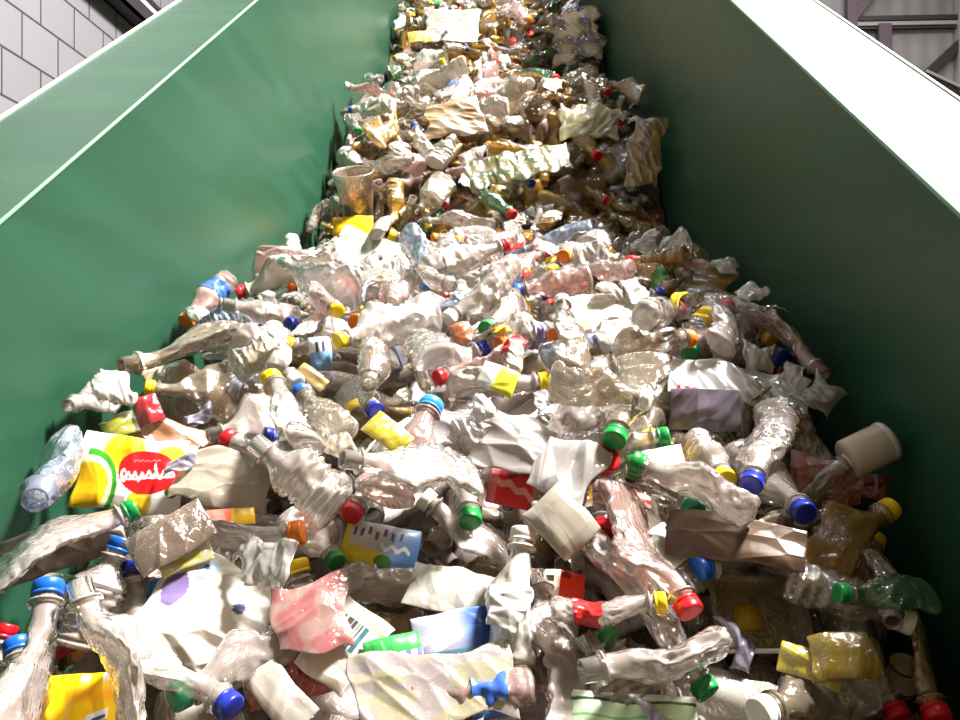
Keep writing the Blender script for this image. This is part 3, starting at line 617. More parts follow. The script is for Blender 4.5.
[9,"milky","",0,-0.2701,1.3906,2.081,0.7177,-0.1564,-0.6598,-0.1584,0.971],
[9,"clear","",0,-0.4718,1.3125,2.0065,0.5489,-0.4843,0.4078,0.5457,0.817],
[11,"clear","yellow",0,-0.1531,1.6888,2.1692,0.2999,0.668,-0.1928,-0.6531,0.942],
[5,"rosy","green",0,-0.0377,1.9384,2.1913,0.5568,-0.2837,-0.53,-0.5733,0.755],
[9,"clear","green",0,0.2917,1.5294,2.1034,0.8143,-0.4351,-0.2282,-0.309,0.871],
[11,"milky","white",0,-0.3465,2.7671,2.9256,0.3418,0.5747,-0.7197,0.1869,0.852],
[9,"clear","orange",0,0.0728,2.2277,2.2809,0.2614,-0.4341,-0.5149,0.6914,0.96],
[5,"milky","navy",0,-0.0838,2.8277,2.9389,0.0732,-0.5346,-0.2898,-0.7905,0.775],
[6,"clear","",0,-0.4418,2.9802,2.9974,0.2057,-0.1722,0.7641,-0.5867,0.75],
[3,"pale blue","",0,-0.1852,1.3029,2.0076,0.3933,0.2513,0.3704,0.8031,0.888],
[2,"rosy","",0,-0.1259,2.8706,2.9851,0.4091,-0.6149,-0.0656,0.6709,0.963],
[11,"smoky","white",0,-0.4814,0.7407,1.6202,0.3216,0.3092,-0.8486,0.2843,0.76],
[3,"clear","",0,-0.2071,1.6255,2.1901,0.3978,0.9017,-0.1389,-0.0969,0.911],
[10,"milky","green",0,-0.2563,3.6906,3.3826,0.5407,-0.5157,-0.459,0.4807,0.976],
[9,"amber","",0,0.1598,2.204,2.3199,0.2573,-0.577,-0.2382,0.7376,0.768],
[9,"clear","white",0,-0.5276,1.816,2.1829,0.1263,-0.4493,0.575,-0.672,0.924],
[11,"rosy","navy",0,0.1606,1.6779,2.173,0.4802,0.1805,-0.7992,0.3131,0.843],
[6,"rosy","",0,0.3946,1.9277,2.288,0.4235,0.7848,-0.2932,-0.3446,0.856],
[11,"clear","",0,-0.3471,1.3473,2.0706,0.0245,0.5843,0.2728,-0.7639,0.833],
[11,"smoky","",0,0.3005,2.1752,2.3168,0.1738,-0.7053,-0.1335,0.6742,0.801],
[8,"smoky","",0,0.1231,1.4617,2.1418,0.7402,-0.6167,-0.2643,0.0435,0.955],
[11,"clear","",0,-0.3345,1.5102,2.0998,0.7288,0.3085,0.5459,0.2751,0.83],
[12,"rosy","",0,0.0558,1.6959,2.1527,0.8589,-0.2353,0.4547,-0.0065,0.8],
[11,"clear","",0,-0.0356,1.3893,2.1163,0.7786,-0.4942,0.3612,0.1381,0.823],
[11,"clear","",0,0.0868,2.6508,2.9153,0.6767,-0.6101,0.2143,0.3521,0.799],
[5,"milky","blue",0,-0.2246,2.4385,2.6197,0.8901,-0.2703,-0.1075,0.3509,0.874],
[8,"smoky","",0,-0.2616,0.6011,1.4621,0.3352,0.2614,0.5121,0.7464,0.744],
[5,"amber","red",0,0.3087,1.4852,2.1233,0.2999,0.0989,-0.4628,-0.8283,0.808],
[0,"clear","",0,-0.0217,2.2256,2.3691,0.7252,-0.1561,-0.6492,0.1683,0.751],
[3,"clear","",0,-0.4299,1.5954,2.1629,0.3093,-0.0281,0.5001,0.8084,0.799],
[5,"clear","green",0,-0.4956,2.5512,2.7659,0.1626,-0.1592,0.8515,-0.4724,0.744],
[11,"clear","yellow",0,0.1988,1.7153,2.2063,0.0901,-0.289,0.8246,-0.4779,0.765],
[2,"rosy","",0,0.3,2.5608,2.8049,0.8837,-0.3071,0.0149,0.3529,0.822],
[4,"pale blue","",0,-0.5256,1.3527,2.0581,0.5329,0.0205,0.5578,0.636,0.893],
[1,"amber","white",0,0.1832,2.2646,2.4006,0.5374,0.3821,0.7385,0.1411,0.752],
[9,"green","orange",0,-0.5121,3.6118,3.2942,0.8299,-0.4978,0.0152,-0.2515,0.888],
[11,"green","red",0,-0.2536,2.2814,2.3578,0.8458,0.0171,0.3977,0.3552,0.895],
[2,"amber","red",0,0.2638,2.1287,2.2629,0.2142,0.6249,-0.445,0.6047,0.771],
[3,"clear","",0,-0.2021,1.4542,2.1421,0.4963,0.3584,-0.7114,-0.3453,0.842],
[4,"clear","red",0,-0.1855,1.883,2.2402,0.61,0.7306,-0.2413,0.1893,0.89],
[11,"rosy","",0,0.2012,2.8004,2.941,0.3464,0.231,-0.6053,-0.6784,0.802],
[12,"rosy","navy",0,-0.5165,2.6107,2.8071,0.798,-0.157,0.3767,0.4435,0.816],
[11,"amber","",0,-0.3133,2.3321,2.521,0.2065,0.8836,-0.4049,0.1123,0.966],
[3,"amber","",0,0.4324,1.4431,2.0702,0.7386,-0.4491,-0.2957,-0.4067,0.75],
[9,"clear","",0,-0.1137,1.942,2.1799,0.7027,-0.5593,-0.3053,-0.3165,0.759],
[8,"smoky","",0,-0.1893,0.6451,1.5238,0.7993,-0.2501,-0.0129,-0.5463,0.838],
[5,"milky","",0,-0.3357,2.4691,2.6702,0.324,0.505,0.7993,-0.0337,0.745],
[12,"rosy","white",0,0.0247,3.9712,3.7143,0.615,-0.2183,0.3683,0.6622,0.901],
[11,"clear","",0,0.102,0.6588,1.5642,0.3867,0.3162,-0.7888,0.3582,0.788],
[1,"clear","",0,-0.2455,1.368,2.1082,0.7613,-0.4279,-0.3608,0.3273,0.755],
[3,"smoky","",0,0.0515,2.5204,2.7762,0.0915,-0.3733,-0.2763,-0.8809,0.828],
[1,"amber","",0,-0.0466,2.4215,2.61,0.4938,-0.3229,0.6493,-0.48,0.747],
[9,"amber","",0,0.3329,3.9467,3.7671,0.1811,0.8931,0.3729,-0.1744,0.894],
[8,"clear","",0,-0.2854,4.0309,3.7756,0.4122,0.5644,-0.2411,-0.6734,0.782],
[5,"clear","orange",0,-0.2261,2.0616,2.2343,0.3373,0.3024,-0.6687,0.5896,0.792],
[8,"clear","red",0,-0.1531,1.539,2.1705,0.2971,0.3778,0.4379,0.7597,0.921],
[5,"milky","",0,-0.4956,3.9676,3.7075,0.3351,0.8046,-0.4886,0.0414,0.811],
[5,"amber","green",0,0.3439,1.5246,2.0994,0.1465,-0.3612,0.5892,-0.7078,0.774],
[3,"clear","",0,-0.0039,1.9536,2.2256,0.1883,-0.4404,-0.4907,-0.7279,0.898],
[4,"amber","",0,0.3424,0.7699,1.5878,0.5967,-0.1691,0.7792,-0.0904,0.798],
[4,"milky","",0,-0.205,2.3693,2.583,0.7678,-0.0813,0.338,0.5383,0.944],
[5,"milky","red",0,-0.0874,3.7012,3.3326,0.7413,-0.3825,0.1213,-0.538,0.763],
[11,"smoky","green",0,-0.4322,4.0997,3.8269,0.0182,0.334,-0.3627,-0.8698,0.803],
[4,"milky","yellow",0,-0.4704,3.7762,3.4316,0.262,0.6035,0.5595,-0.5041,0.752],
[9,"rosy","white",0,0.2918,0.749,1.658,0.0282,-0.1652,0.9135,-0.3707,0.746],
[2,"clear","",0,0.0045,2.0743,2.2566,0.1193,0.6036,0.0511,0.7867,0.757],
[9,"amber","",0,0.3807,3.8252,3.5737,0.9401,-0.3392,0.0216,-0.0278,0.744],
[5,"rosy","",0,-0.1356,2.0166,2.264,0.496,0.8015,0.2546,0.2162,0.825],
[11,"amber","",0,0.4071,2.2128,2.3534,0.4399,-0.5165,-0.159,0.7172,0.807],
[5,"clear","green",0,-0.1241,1.9657,2.2728,0.4519,0.7351,0.4813,-0.1537,0.78],
[5,"milky","orange",0,-0.087,1.7016,2.1645,0.5154,0.5307,0.3906,0.5478,0.915],
[11,"clear","",0,-0.2244,0.6546,1.5844,0.2737,0.8413,-0.2831,-0.3704,0.897],
[4,"rosy","",0,-0.2452,2.3558,2.563,0.4965,0.1275,-0.477,-0.7139,0.833],
[11,"green","",0,0.2766,4.03,3.7956,0.1419,0.8589,0.2465,-0.4259,0.889],
[2,"smoky","",0,-0.0724,3.4333,3.1263,0.0931,-0.4717,0.2412,0.843,0.794],
[3,"smoky","white",0,0.0937,1.1069,1.9881,0.8174,-0.3366,-0.1948,-0.425,0.767],
[2,"rosy","",0,-0.4974,1.8768,2.1703,0.6682,-0.3778,-0.1415,-0.6251,0.913],
[11,"amber","",0,0.3786,2.8564,2.9772,0.3084,-0.7237,-0.0053,0.6174,0.934],
[11,"clear","blue",0,-0.3621,1.8907,2.2229,0.5454,0.6966,0.4653,0.0294,0.777],
[3,"clear","",0,0.2165,2.0446,2.2838,0.3404,0.1569,0.8254,-0.4223,0.893],
[2,"amber","",0,0.1254,2.7265,2.9319,0.7597,-0.3869,0.5221,-0.0246,0.773],
[11,"rosy","orange",0,-0.4824,1.3888,2.139,0.2471,0.2217,-0.8613,0.3846,0.89],
[5,"clear","white",0,-0.3816,1.1393,2.0328,0.1916,-0.5501,0.6647,-0.4679,0.826],
[8,"amber","",0,0.0506,3.5519,3.1902,0.6984,-0.0052,0.68,-0.2233,0.828],
[3,"clear","",0,-0.5232,2.9139,2.9767,0.2114,-0.1889,0.6797,-0.6765,0.95],
[4,"rosy","",0,0.2792,2.8779,2.9934,0.1391,-0.7031,-0.3304,0.6142,0.84],
[4,"rosy","white",0,-0.109,1.6787,2.1905,0.7584,-0.008,-0.54,-0.365,0.839],
[0,"rosy","",0,-0.4784,1.5179,2.1884,0.0633,0.6625,0.337,0.666,0.834],
[3,"amber","",0,-0.2663,2.5477,2.759,0.4123,-0.5497,-0.0349,-0.7257,0.878],
[3,"amber","",0,0.2775,4.0483,3.7896,0.1755,0.4653,0.2314,0.8361,0.779],
[6,"rosy","",0,0.4125,3.6488,3.3003,0.146,0.0948,-0.9395,0.2951,0.879],
[2,"clear","",0,0.0666,2.8009,2.9379,0.3215,-0.1101,-0.7838,0.5198,0.835],
[3,"rosy","",0,-0.244,2.2177,2.2996,0.5649,-0.2591,0.6079,-0.4942,0.906],
[9,"rosy","",0,0.3601,1.7023,2.257,0.0758,0.1752,-0.8826,0.4295,0.793],
[4,"clear","",0,0.1783,1.6714,2.236,0.5061,-0.5801,-0.2618,-0.582,0.897],
[8,"rosy","",0,-0.1895,1.4328,2.1223,0.3413,0.4558,-0.6194,0.5405,0.837],
[5,"pale blue","",0,-0.2047,1.6893,2.2678,0.068,-0.3378,0.8371,-0.425,0.93],
[9,"milky","red",0,-0.3225,1.5134,2.1893,0.2706,0.7899,-0.2277,-0.501,0.941],
[3,"amber","",0,0.1101,2.1724,2.3627,0.4394,-0.4597,-0.256,-0.728,0.792],
[11,"rosy","blue",0,0.1565,1.4201,2.1468,0.5065,-0.4759,-0.6065,0.3862,0.913],
[4,"rosy","white",0,0.326,2.0025,2.2811,0.7682,-0.6098,-0.0073,-0.1949,0.869],
[3,"rosy","",0,-0.2286,2.0758,2.3145,0.213,0.3751,-0.7597,0.4865,0.851],
[6,"clear","",0,-0.0922,2.7518,2.916,0.3064,0.2685,0.4523,0.7933,0.746],
[3,"clear","white",0,-0.3173,1.6978,2.1967,0.5532,-0.3056,0.5094,0.5839,0.779],
[9,"rosy","",0,-0.0629,1.7188,2.2301,0.3319,-0.7037,-0.0182,-0.6279,0.946],
[9,"clear","",0,-0.3254,2.9169,3.0111,0.002,0.1248,-0.8413,0.5259,0.901],
[3,"clear","",0,0.2517,4.1219,3.9018,0.0926,-0.2104,-0.9017,0.3661,0.759],
[3,"clear","red",0,-0.0832,1.7941,2.1968,0.8961,-0.4276,-0.0422,-0.1112,0.745],
[11,"clear","",0,-0.0279,2.0393,2.2881,0.2142,0.3611,-0.7136,0.5607,0.843],
[11,"clear","orange",0,-0.1228,2.4071,2.5947,0.5645,0.162,0.4341,0.6831,0.784],
[9,"clear","",0,-0.1194,2.7507,2.9267,0.0932,0.6157,0.5453,-0.5611,0.936],
[4,"green","navy",0,-0.4799,4.0741,3.774,0.5551,-0.2192,-0.5546,-0.5798,0.939],
[5,"clear","white",0,0.2034,1.232,2.0319,0.8081,-0.5404,0.074,-0.2221,0.874],
[3,"amber","",0,0.2063,1.6535,2.2139,0.5901,0.7316,-0.2642,0.2162,0.802],
[9,"milky","",0,-0.2974,4.1819,3.8892,0.3421,0.3289,-0.7452,0.4685,0.968],
[9,"amber","",0,-0.0117,2.8811,3.0139,0.7459,-0.1166,0.6536,0.0531,0.804],
[6,"clear","green",0,-0.4456,0.557,1.455,0.761,-0.1816,-0.2457,-0.5723,0.752],
[5,"green","green",0,0.0899,3.6775,3.366,0.2641,0.6092,0.0266,0.7472,0.779],
[9,"rosy","",0,-0.0217,2.9369,3.075,0.4331,0.8451,-0.265,-0.1673,0.769],
[10,"clear","blue",0,0.0731,3.5578,3.2339,0.8041,-0.3545,0.4581,-0.1341,0.744],
[2,"amber","red",0,0.2639,3.8635,3.5908,0.3007,0.0779,-0.3214,-0.8946,0.764],
[5,"smoky","orange",0,0.1624,1.0985,2.0273,0.0012,0.558,0.4182,0.7168,0.88],
[2,"clear","",0,0.2707,0.5974,1.4729,0.6932,-0.3323,0.5517,-0.3236,0.775],
[11,"rosy","blue",0,-0.2805,3.5417,3.2052,0.5398,-0.1963,-0.7657,0.2896,0.893],
[2,"rosy","yellow",0,-0.3167,1.3441,2.1157,0.3587,0.1402,0.7851,-0.485,0.745],
[11,"pale blue","orange",0,-0.122,1.7413,2.1877,0.8326,-0.3844,-0.0888,-0.3887,0.85],
[3,"smoky","",0,0.334,3.6271,3.3382,0.2898,0.0403,-0.9223,0.2526,0.833],
[11,"smoky","yellow",0,-0.1477,1.9256,2.2542,0.2761,0.5722,-0.0692,-0.7691,0.896],
[3,"clear","yellow",0,-0.0338,3.4743,3.1287,0.6971,-0.3566,-0.3311,0.5265,0.771],
[4,"smoky","",0,0.3346,1.9305,2.2605,0.0051,0.6209,-0.0458,-0.7825,0.812],
[2,"milky","green",0,-0.5053,2.1723,2.2603,0.3884,0.782,-0.4732,0.117,0.745],
[6,"clear","orange",0,-0.02,2.0842,2.3064,0.6018,0.6172,-0.3445,-0.3717,0.764],
[8,"clear","red",0,0.2041,1.1732,2.0619,0.0454,0.2916,0.5947,0.7478,0.83],
[2,"clear","white",0,0.0237,1.3901,2.1617,0.3847,0.8576,-0.1815,-0.289,0.874],
[10,"smoky","",0,-0.1614,2.3138,2.522,0.3716,0.7285,-0.5661,-0.1035,0.743],
[3,"smoky","yellow",0,-0.3564,0.587,1.5864,0.5329,0.3363,0.7449,0.2189,0.901],
[3,"clear","",0,-0.4095,2.4104,2.5895,0.6132,0.0377,0.7175,-0.3283,0.888],
[6,"amber","navy",0,0.2332,2.9803,3.0426,0.1907,-0.4195,0.6445,-0.6102,0.751],
[3,"rosy","navy",0,0.1062,1.9389,2.2695,0.6783,-0.5113,0.2527,0.4633,0.742],
[11,"clear","",0,0.0283,3.4744,3.1628,0.2557,0.1968,-0.5664,-0.7584,0.776],
[8,"clear","",0,-0.1205,4.0893,3.8129,0.3273,0.6342,-0.4791,0.511,0.778],
[12,"milky","blue",0,-0.3363,2.4768,2.7871,0.4331,0.3284,-0.592,-0.5951,0.754],
[9,"amber","",0,0.446,2.5523,2.8487,0.3405,0.106,-0.5264,-0.7719,0.839],
[5,"amber","",0,0.3844,0.6909,1.5416,0.7556,-0.1329,0.4317,0.4744,0.913],
[11,"milky","",0,-0.505,1.8925,2.2843,0.0792,-0.2079,0.8492,-0.479,0.788],
[11,"clear","",0,0.027,1.7305,2.2647,0.5891,0.2403,-0.7683,0.0706,0.759],
[5,"clear","",0,-0.0891,1.0251,2.001,0.6202,-0.5673,0.2556,0.4777,0.913],
[2,"milky","yellow",0,-0.3377,2.1051,2.3312,0.406,-0.3467,-0.3952,-0.7476,0.783],
[3,"rosy","",0,0.379,1.2491,2.0707,0.3686,0.8671,-0.1453,0.3019,0.861],
[12,"milky","",0,0.0178,2.5248,2.799,0.2599,0.5516,-0.4313,-0.665,0.782],
[5,"clear","blue",0,0.0307,2.0466,2.3382,0.1851,0.4722,0.7544,-0.4167,0.887],
[4,"clear","orange",0,0.1544,1.6515,2.2089,0.6587,0.6169,-0.3999,0.1601,0.876],
[4,"smoky","white",0,0.293,2.771,2.9983,0.3693,0.736,0.5273,-0.2095,0.754],
[11,"smoky","navy",0,-0.2665,3.6425,3.4226,0.0526,0.5098,0.3863,0.7669,0.823],
[11,"rosy","white",0,-0.1015,2.6258,2.8743,0.1871,0.5273,0.3899,0.7314,0.757],
[9,"clear","navy",0,-0.353,1.8193,2.222,0.0163,0.658,0.1997,-0.7259,0.922],
[5,"clear","",0,-0.1397,1.4665,2.1603,0.424,0.7495,-0.2699,0.4309,0.812],
[11,"amber","red",0,0.3589,1.5699,2.2019,0.0787,0.5359,-0.4662,-0.6995,0.84],
[12,"rosy","",0,0.017,4.0548,3.8316,0.7708,-0.5958,0.0491,0.2202,0.885],
[3,"rosy","white",0,-0.3657,2.6458,2.8665,0.7233,0.0287,-0.6461,0.2422,0.826],
[11,"rosy","",0,0.2218,1.3909,2.1555,0.4338,-0.6605,0.0938,0.6056,0.762],
[3,"milky","",0,-0.1095,2.6762,2.9305,0.3932,0.8569,-0.3187,-0.0976,0.819],
[5,"amber","",0,0.0054,3.7959,3.5183,0.0306,0.7532,0.0391,-0.6559,0.777],
[9,"milky","",0,-0.1204,2.6816,2.9863,0.5699,-0.2388,-0.7642,0.1848,0.975],
[3,"rosy","orange",0,0.4296,2.0473,2.2013,0.7711,-0.2707,0.1329,0.5608,0.807],
[9,"rosy","yellow",0,-0.4136,3.6796,3.3407,0.2934,-0.4331,0.5292,-0.6681,0.83],
[3,"amber","",0,0.4313,1.7931,2.2504,0.2137,0.5032,0.7285,-0.4129,0.768],
[9,"green","red",0,0.0833,2.8375,3.0175,0.4981,0.4384,0.7102,-0.235,0.969],
[11,"rosy","",0,0.3087,0.6171,1.5466,0.0678,-0.7215,-0.4562,0.5163,0.956],
[5,"smoky","white",0,0.0122,1.9207,2.2937,0.5382,0.7171,0.3596,-0.2585,0.958],
[9,"clear","red",0,0.249,1.834,2.2719,0.2622,0.7709,-0.0622,-0.5771,0.825],
[3,"amber","",0,0.2171,2.5922,2.8435,0.7115,-0.2378,-0.5691,-0.3366,0.766],
[9,"clear","",0,-0.1844,2.5274,2.7937,0.811,-0.0446,-0.5761,-0.0916,0.845],
[8,"clear","",0,-0.3186,2.6769,2.896,0.6022,0.7654,0.1977,-0.1109,0.755]],"caps":[["red",0.1129,0.9267,1.8809,0.8707,0.4663,0.1375,0.0736,1.1]],"scraps":[[0,-0.448,1.3734,2.0538,0.4943,0.0012,0.4231,-0.7594,0.654],
[4,-0.0075,1.5286,2.1663,0.3635,0.3903,0.4528,-0.7145,0.727],
[5,0.2219,1.3642,2.122,0.2437,0.2553,-0.3722,0.8584,0.95],
[5,-0.4216,3.6523,3.2629,0.9507,0.2614,-0.0769,0.1483,1.088],
[10,0.0231,0.9208,1.7912,0.3042,0.2311,-0.2269,0.8958,0.609],
[10,0.0164,1.15,2.0259,0.8065,0.1555,-0.2177,0.5272,1.032],
[4,0.441,1.607,2.1914,0.363,0.059,-0.5166,0.7732,0.679],
[1,-0.1827,4.0159,3.7728,0.3735,0.5056,0.4016,-0.666,0.673],
[4,0.2285,1.5164,2.0992,0.1961,-0.0873,0.4319,-0.876,0.724],
[1,-0.01,3.5849,3.2288,0.4324,0.0891,-0.2687,0.8561,0.936],
[11,0.3261,3.5093,3.2106,0.1317,-0.0432,-0.6099,0.7803,0.644],
[1,-0.2562,0.7433,1.5864,0.4875,0.4207,-0.1402,0.7521,0.69],
[9,0.2275,2.5828,2.8143,0.8686,0.1104,-0.3518,0.331,0.684],
[0,-0.2607,1.5691,2.169,0.7485,0.4165,0.0821,-0.5095,0.625],
[12,0.1677,1.3094,2.0627,0.8764,-0.1884,-0.2336,0.3765,0.657],
[10,0.4362,1.9392,2.1652,0.9639,0.009,-0.2047,0.17,0.782],
[13,-0.3525,1.2164,2.0444,0.8302,0.4404,0.0507,0.3381,0.602],
[9,-0.2639,3.808,3.5734,0.7305,0.2167,-0.3541,0.5422,0.95],
[8,0.2868,1.7209,2.1956,0.6589,0.4219,0.2622,-0.565,0.81],
[7,-0.2097,1.3955,2.1432,0.8271,0.348,-0.1762,0.4046,0.954],
[2,-0.3692,3.9502,3.7322,0.5303,0.2508,0.4046,-0.7015,0.764],
[12,0.3165,3.6105,3.1938,0.9594,0.2205,-0.0031,-0.1761,0.65],
[11,-0.4169,1.9415,2.1605,0.1175,0.1054,-0.4132,0.8968,1.014],
[10,-0.0437,2.7202,2.8975,0.6983,0.1246,0.3343,-0.6206,0.854],
[1,0.2772,2.1999,2.3593,0.5519,0.4993,-0.3344,0.5782,0.852],
[6,0.3448,3.6011,3.1957,0.7836,0.3503,0.3394,-0.3848,0.61],
[10,0.0974,1.3739,2.1049,0.166,0.0378,-0.168,0.971,0.863],
[7,-0.5198,4.0799,3.8107,0.5551,0.6142,0.2843,-0.4835,0.882],
[11,-0.1769,1.5317,2.084,0.1801,0.0782,0.4228,-0.8847,0.967],
[14,-0.1627,0.6548,1.6367,0.8504,0.2942,0.3684,-0.2335,1.037],
[9,0.0742,2.4307,2.6343,0.25,-0.1174,-0.453,0.8476,1.066],
[10,0.1621,1.5494,2.1106,0.8473,0.5086,-0.1414,-0.0594,1.021],
[13,0.3253,1.4459,2.0829,0.8909,0.2742,-0.1804,0.3141,0.657],
[9,0.2408,0.8322,1.7059,0.6712,0.2977,0.3676,-0.5708,0.862],
[9,-0.2389,4.0702,3.7767,0.1726,0.0825,-0.6382,0.7457,0.864],
[3,0.0563,1.0858,1.9332,0.6937,0.303,0.4886,-0.4339,0.723],
[11,-0.3658,3.9867,3.7984,0.5468,0.5264,0.3198,-0.5671,0.808],
[11,-0.258,1.408,2.0951,0.8388,0.5214,0.0951,0.1247,0.658],
[5,0.3196,1.425,2.0868,0.7618,0.3298,0.2562,-0.4952,0.834],
[4,0.3613,1.4607,2.1054,0.9802,0.1874,0.0426,0.0478,0.644],
[9,0.0677,3.8582,3.5408,0.8267,0.5573,-0.0709,-0.0308,0.963],
[7,0.0348,1.2434,2.067,0.3555,0.25,-0.1238,0.8921,0.695],
[5,-0.3686,1.4843,2.1283,0.6877,0.3953,-0.2657,0.5479,0.742],
[1,0.3989,1.1241,1.9832,0.2627,0.3971,0.2822,-0.8329,0.6],
[3,-0.3155,1.6475,2.2038,0.1408,-0.2004,0.3423,-0.9071,0.978],
[13,-0.2194,0.7322,1.5741,0.5133,0.2213,-0.285,0.7786,0.656],
[1,-0.2428,0.6505,1.6165,0.4332,0.1426,-0.2514,0.8537,0.932],
[8,0.4325,1.8495,2.1606,0.0725,0.1342,-0.2178,0.964,0.935],
[6,0.0626,2.5237,2.8295,0.5113,-0.1682,-0.2425,0.8071,1.025],
[1,0.2495,1.5104,2.1489,0.6394,-0.0358,0.0076,0.768,0.914],
[9,-0.4386,1.3668,2.0528,0.6876,0.0634,0.467,-0.5524,1.097],
[11,-0.3453,0.6803,1.6261,0.7462,0.5563,0.0369,0.3639,0.755],
[6,-0.4964,1.5429,2.0592,0.5969,0.5166,0.0518,0.6117,0.703],
[1,-0.2022,3.9251,3.7036,0.1741,0.2558,-0.5473,0.7776,1.06],
[7,-0.1926,0.9664,1.8909,0.2636,0.232,-0.4689,0.8105,0.834],
[3,0.218,0.6438,1.589,0.8782,0.4313,-0.0423,-0.2024,1.051],
[8,0.0173,1.1166,2.0111,0.6893,0.1411,0.4931,-0.5116,0.823],
[9,-0.1737,1.5086,2.0868,0.873,0.4684,0.0942,-0.0981,0.689],
[3,0.3621,2.2008,2.3069,0.8994,0.1081,0.1924,0.3773,0.968],
[11,0.0655,1.7733,2.1374,0.905,0.38,-0.042,-0.1868,1.079],
[5,-0.515,1.528,2.0704,0.2841,0.346,-0.4253,0.7866,0.795],
[11,0.2828,1.2942,2.1059,0.1422,0.3031,0.0278,-0.9419,1.09],
[10,0.0853,2.1936,2.2738,0.1189,0.0851,0.3416,-0.9284,0.996],
[10,0.4509,1.2908,1.9831,0.7479,0.3242,-0.1701,0.5537,0.861],
[5,0.1921,2.0111,2.2176,0.4023,0.3786,-0.2594,0.7922,0.695],
[5,0.0531,0.7701,1.5851,0.6475,0.172,0.1943,-0.7165,0.886],
[14,-0.0667,2.4231,2.5728,0.4416,0.2637,0.6544,-0.5543,0.649],
[11,-0.3673,1.6809,2.1294,0.8094,0.3497,-0.2481,0.4012,0.919],
[10,0.3088,1.5751,2.1265,0.1354,0.0298,0.4896,-0.8609,0.705],
[14,-0.5073,2.4314,2.5466,0.7143,0.599,-0.0881,0.351,0.885],
[11,-0.0038,1.2283,2.0495,0.8164,0.337,-0.042,0.467,0.975],
[14,-0.0773,3.6957,3.362,0.6799,0.1364,0.4792,-0.538,0.713],
[12,0.1025,2.6468,2.8582,0.1359,0.2425,0.1437,-0.9498,1.086],
[3,0.0775,1.3802,2.0445,0.6769,0.3901,0.3567,-0.5122,0.602],
[13,-0.472,1.73,2.1367,0.2708,0.2673,-0.4971,0.7798,0.619],
[6,-0.3509,1.9591,2.2268,0.177,0.155,-0.3061,0.9225,1.07],
[14,-0.415,1.3096,2.0163,0.8956,0.3669,0.0718,-0.2411,0.649],
[14,-0.4797,2.0994,2.2165,0.0574,-0.1942,-0.3363,0.9197,0.898],
[11,-0.4493,4.0222,3.743,0.1006,-0.1834,0.6231,-0.7536,0.699],
[11,0.086,1.3974,2.1647,0.5762,0.2146,-0.1527,-0.7737,0.79],
[8,0.3465,1.4382,2.1099,0.8169,0.4992,-0.0008,0.2888,0.764],
[5,-0.0654,1.5758,2.0673,0.5527,-0.1381,-0.1944,0.7986,1.059],
[1,-0.0885,0.6972,1.6534,0.9205,0.3861,0.0532,0.0288,0.701],
[12,-0.1719,2.0752,2.2241,0.3101,-0.1155,0.4039,-0.8529,0.929],
[11,-0.2428,4.0063,3.7273,0.8011,0.5602,-0.1194,0.1738,0.899],
[2,0.3971,1.2694,2.0795,0.8327,-0.0619,0.0004,-0.5502,0.765],
[11,0.2611,2.012,2.2473,0.6693,0.2693,0.1314,0.6799,0.718],
[2,-0.102,2.3787,2.528,0.8255,0.4004,0.361,-0.1672,0.682],
[11,-0.4426,1.7371,2.2018,0.8618,0.4634,0.2039,-0.0306,0.621],
[10,0.0388,3.8179,3.5224,0.8116,0.4757,-0.3339,0.0595,0.929],
[6,0.4333,2.0231,2.1808,0.7906,0.4339,-0.0472,0.4296,0.864],
[9,0.1329,0.7299,1.6717,0.6599,0.3403,0.3121,-0.5928,0.623],
[7,-0.2689,2.8755,2.9327,0.1805,-0.3134,0.5158,-0.7766,0.7],
[11,-0.2917,1.8715,2.213,0.5704,-0.0077,0.4828,-0.6645,0.638],
[8,-0.4268,2.0919,2.222,0.8766,0.4443,0.0114,-0.1844,0.609],
[8,0.0449,1.4891,2.0699,0.6845,0.3804,-0.3253,0.53,0.936],
[10,0.4174,0.7156,1.4758,0.182,0.1217,0.222,-0.9501,1.052],
[10,-0.4688,0.8416,1.6966,0.5206,0.0304,-0.3296,0.787,0.785],
[3,-0.1131,1.6961,2.2428,0.3689,0.2132,-0.4391,0.791,1.023],
[2,-0.4374,2.0814,2.2382,0.4877,0.3501,-0.4093,0.687,0.775],
[0,0.0339,1.6976,2.2134,0.9321,0.1955,0.2266,-0.204,0.703],
[6,0.0483,0.7226,1.5632,0.1482,0.0002,0.4726,-0.8688,0.926],
[11,0.37,1.0599,1.9227,0.6407,0.5277,0.2574,-0.4947,1.004],
[3,0.3561,1.7649,2.248,0.4313,0.3976,0.4017,-0.7033,0.75],
[8,-0.0288,0.6599,1.5972,0.1705,0.2459,0.4603,-0.8358,0.807],
[2,-0.4252,1.9608,2.2815,0.8041,0.148,-0.3543,0.4539,0.716],
[9,-0.4776,2.8258,2.8692,0.5974,0.3133,0.0673,-0.7351,1.008],
[6,0.0822,1.8562,2.2604,0.2983,0.2404,0.3502,-0.8548,1.073],
[10,0.0262,1.6848,2.2409,0.8913,0.2014,-0.2272,-0.3368,0.895],
[7,0.4256,1.3137,2.0731,0.8778,0.4031,-0.2546,-0.0462,0.616],
[12,0.2771,2.8496,2.9429,0.839,0.4804,-0.0939,0.2375,0.716],
[13,0.4139,2.4828,2.6578,0.5363,0.2881,-0.5667,0.5552,0.97],
[14,-0.3844,1.9434,2.2225,0.8422,0.4922,0.1224,-0.1828,0.873],
[10,0.1441,1.2412,2.0442,0.5626,0.1356,0.0682,0.8127,0.718],
[11,0.3023,1.4104,2.0933,0.6225,0.3347,-0.3896,0.5906,0.893],
[2,-0.2432,0.8134,1.7967,0.3291,-0.0657,-0.5355,0.775,0.785],
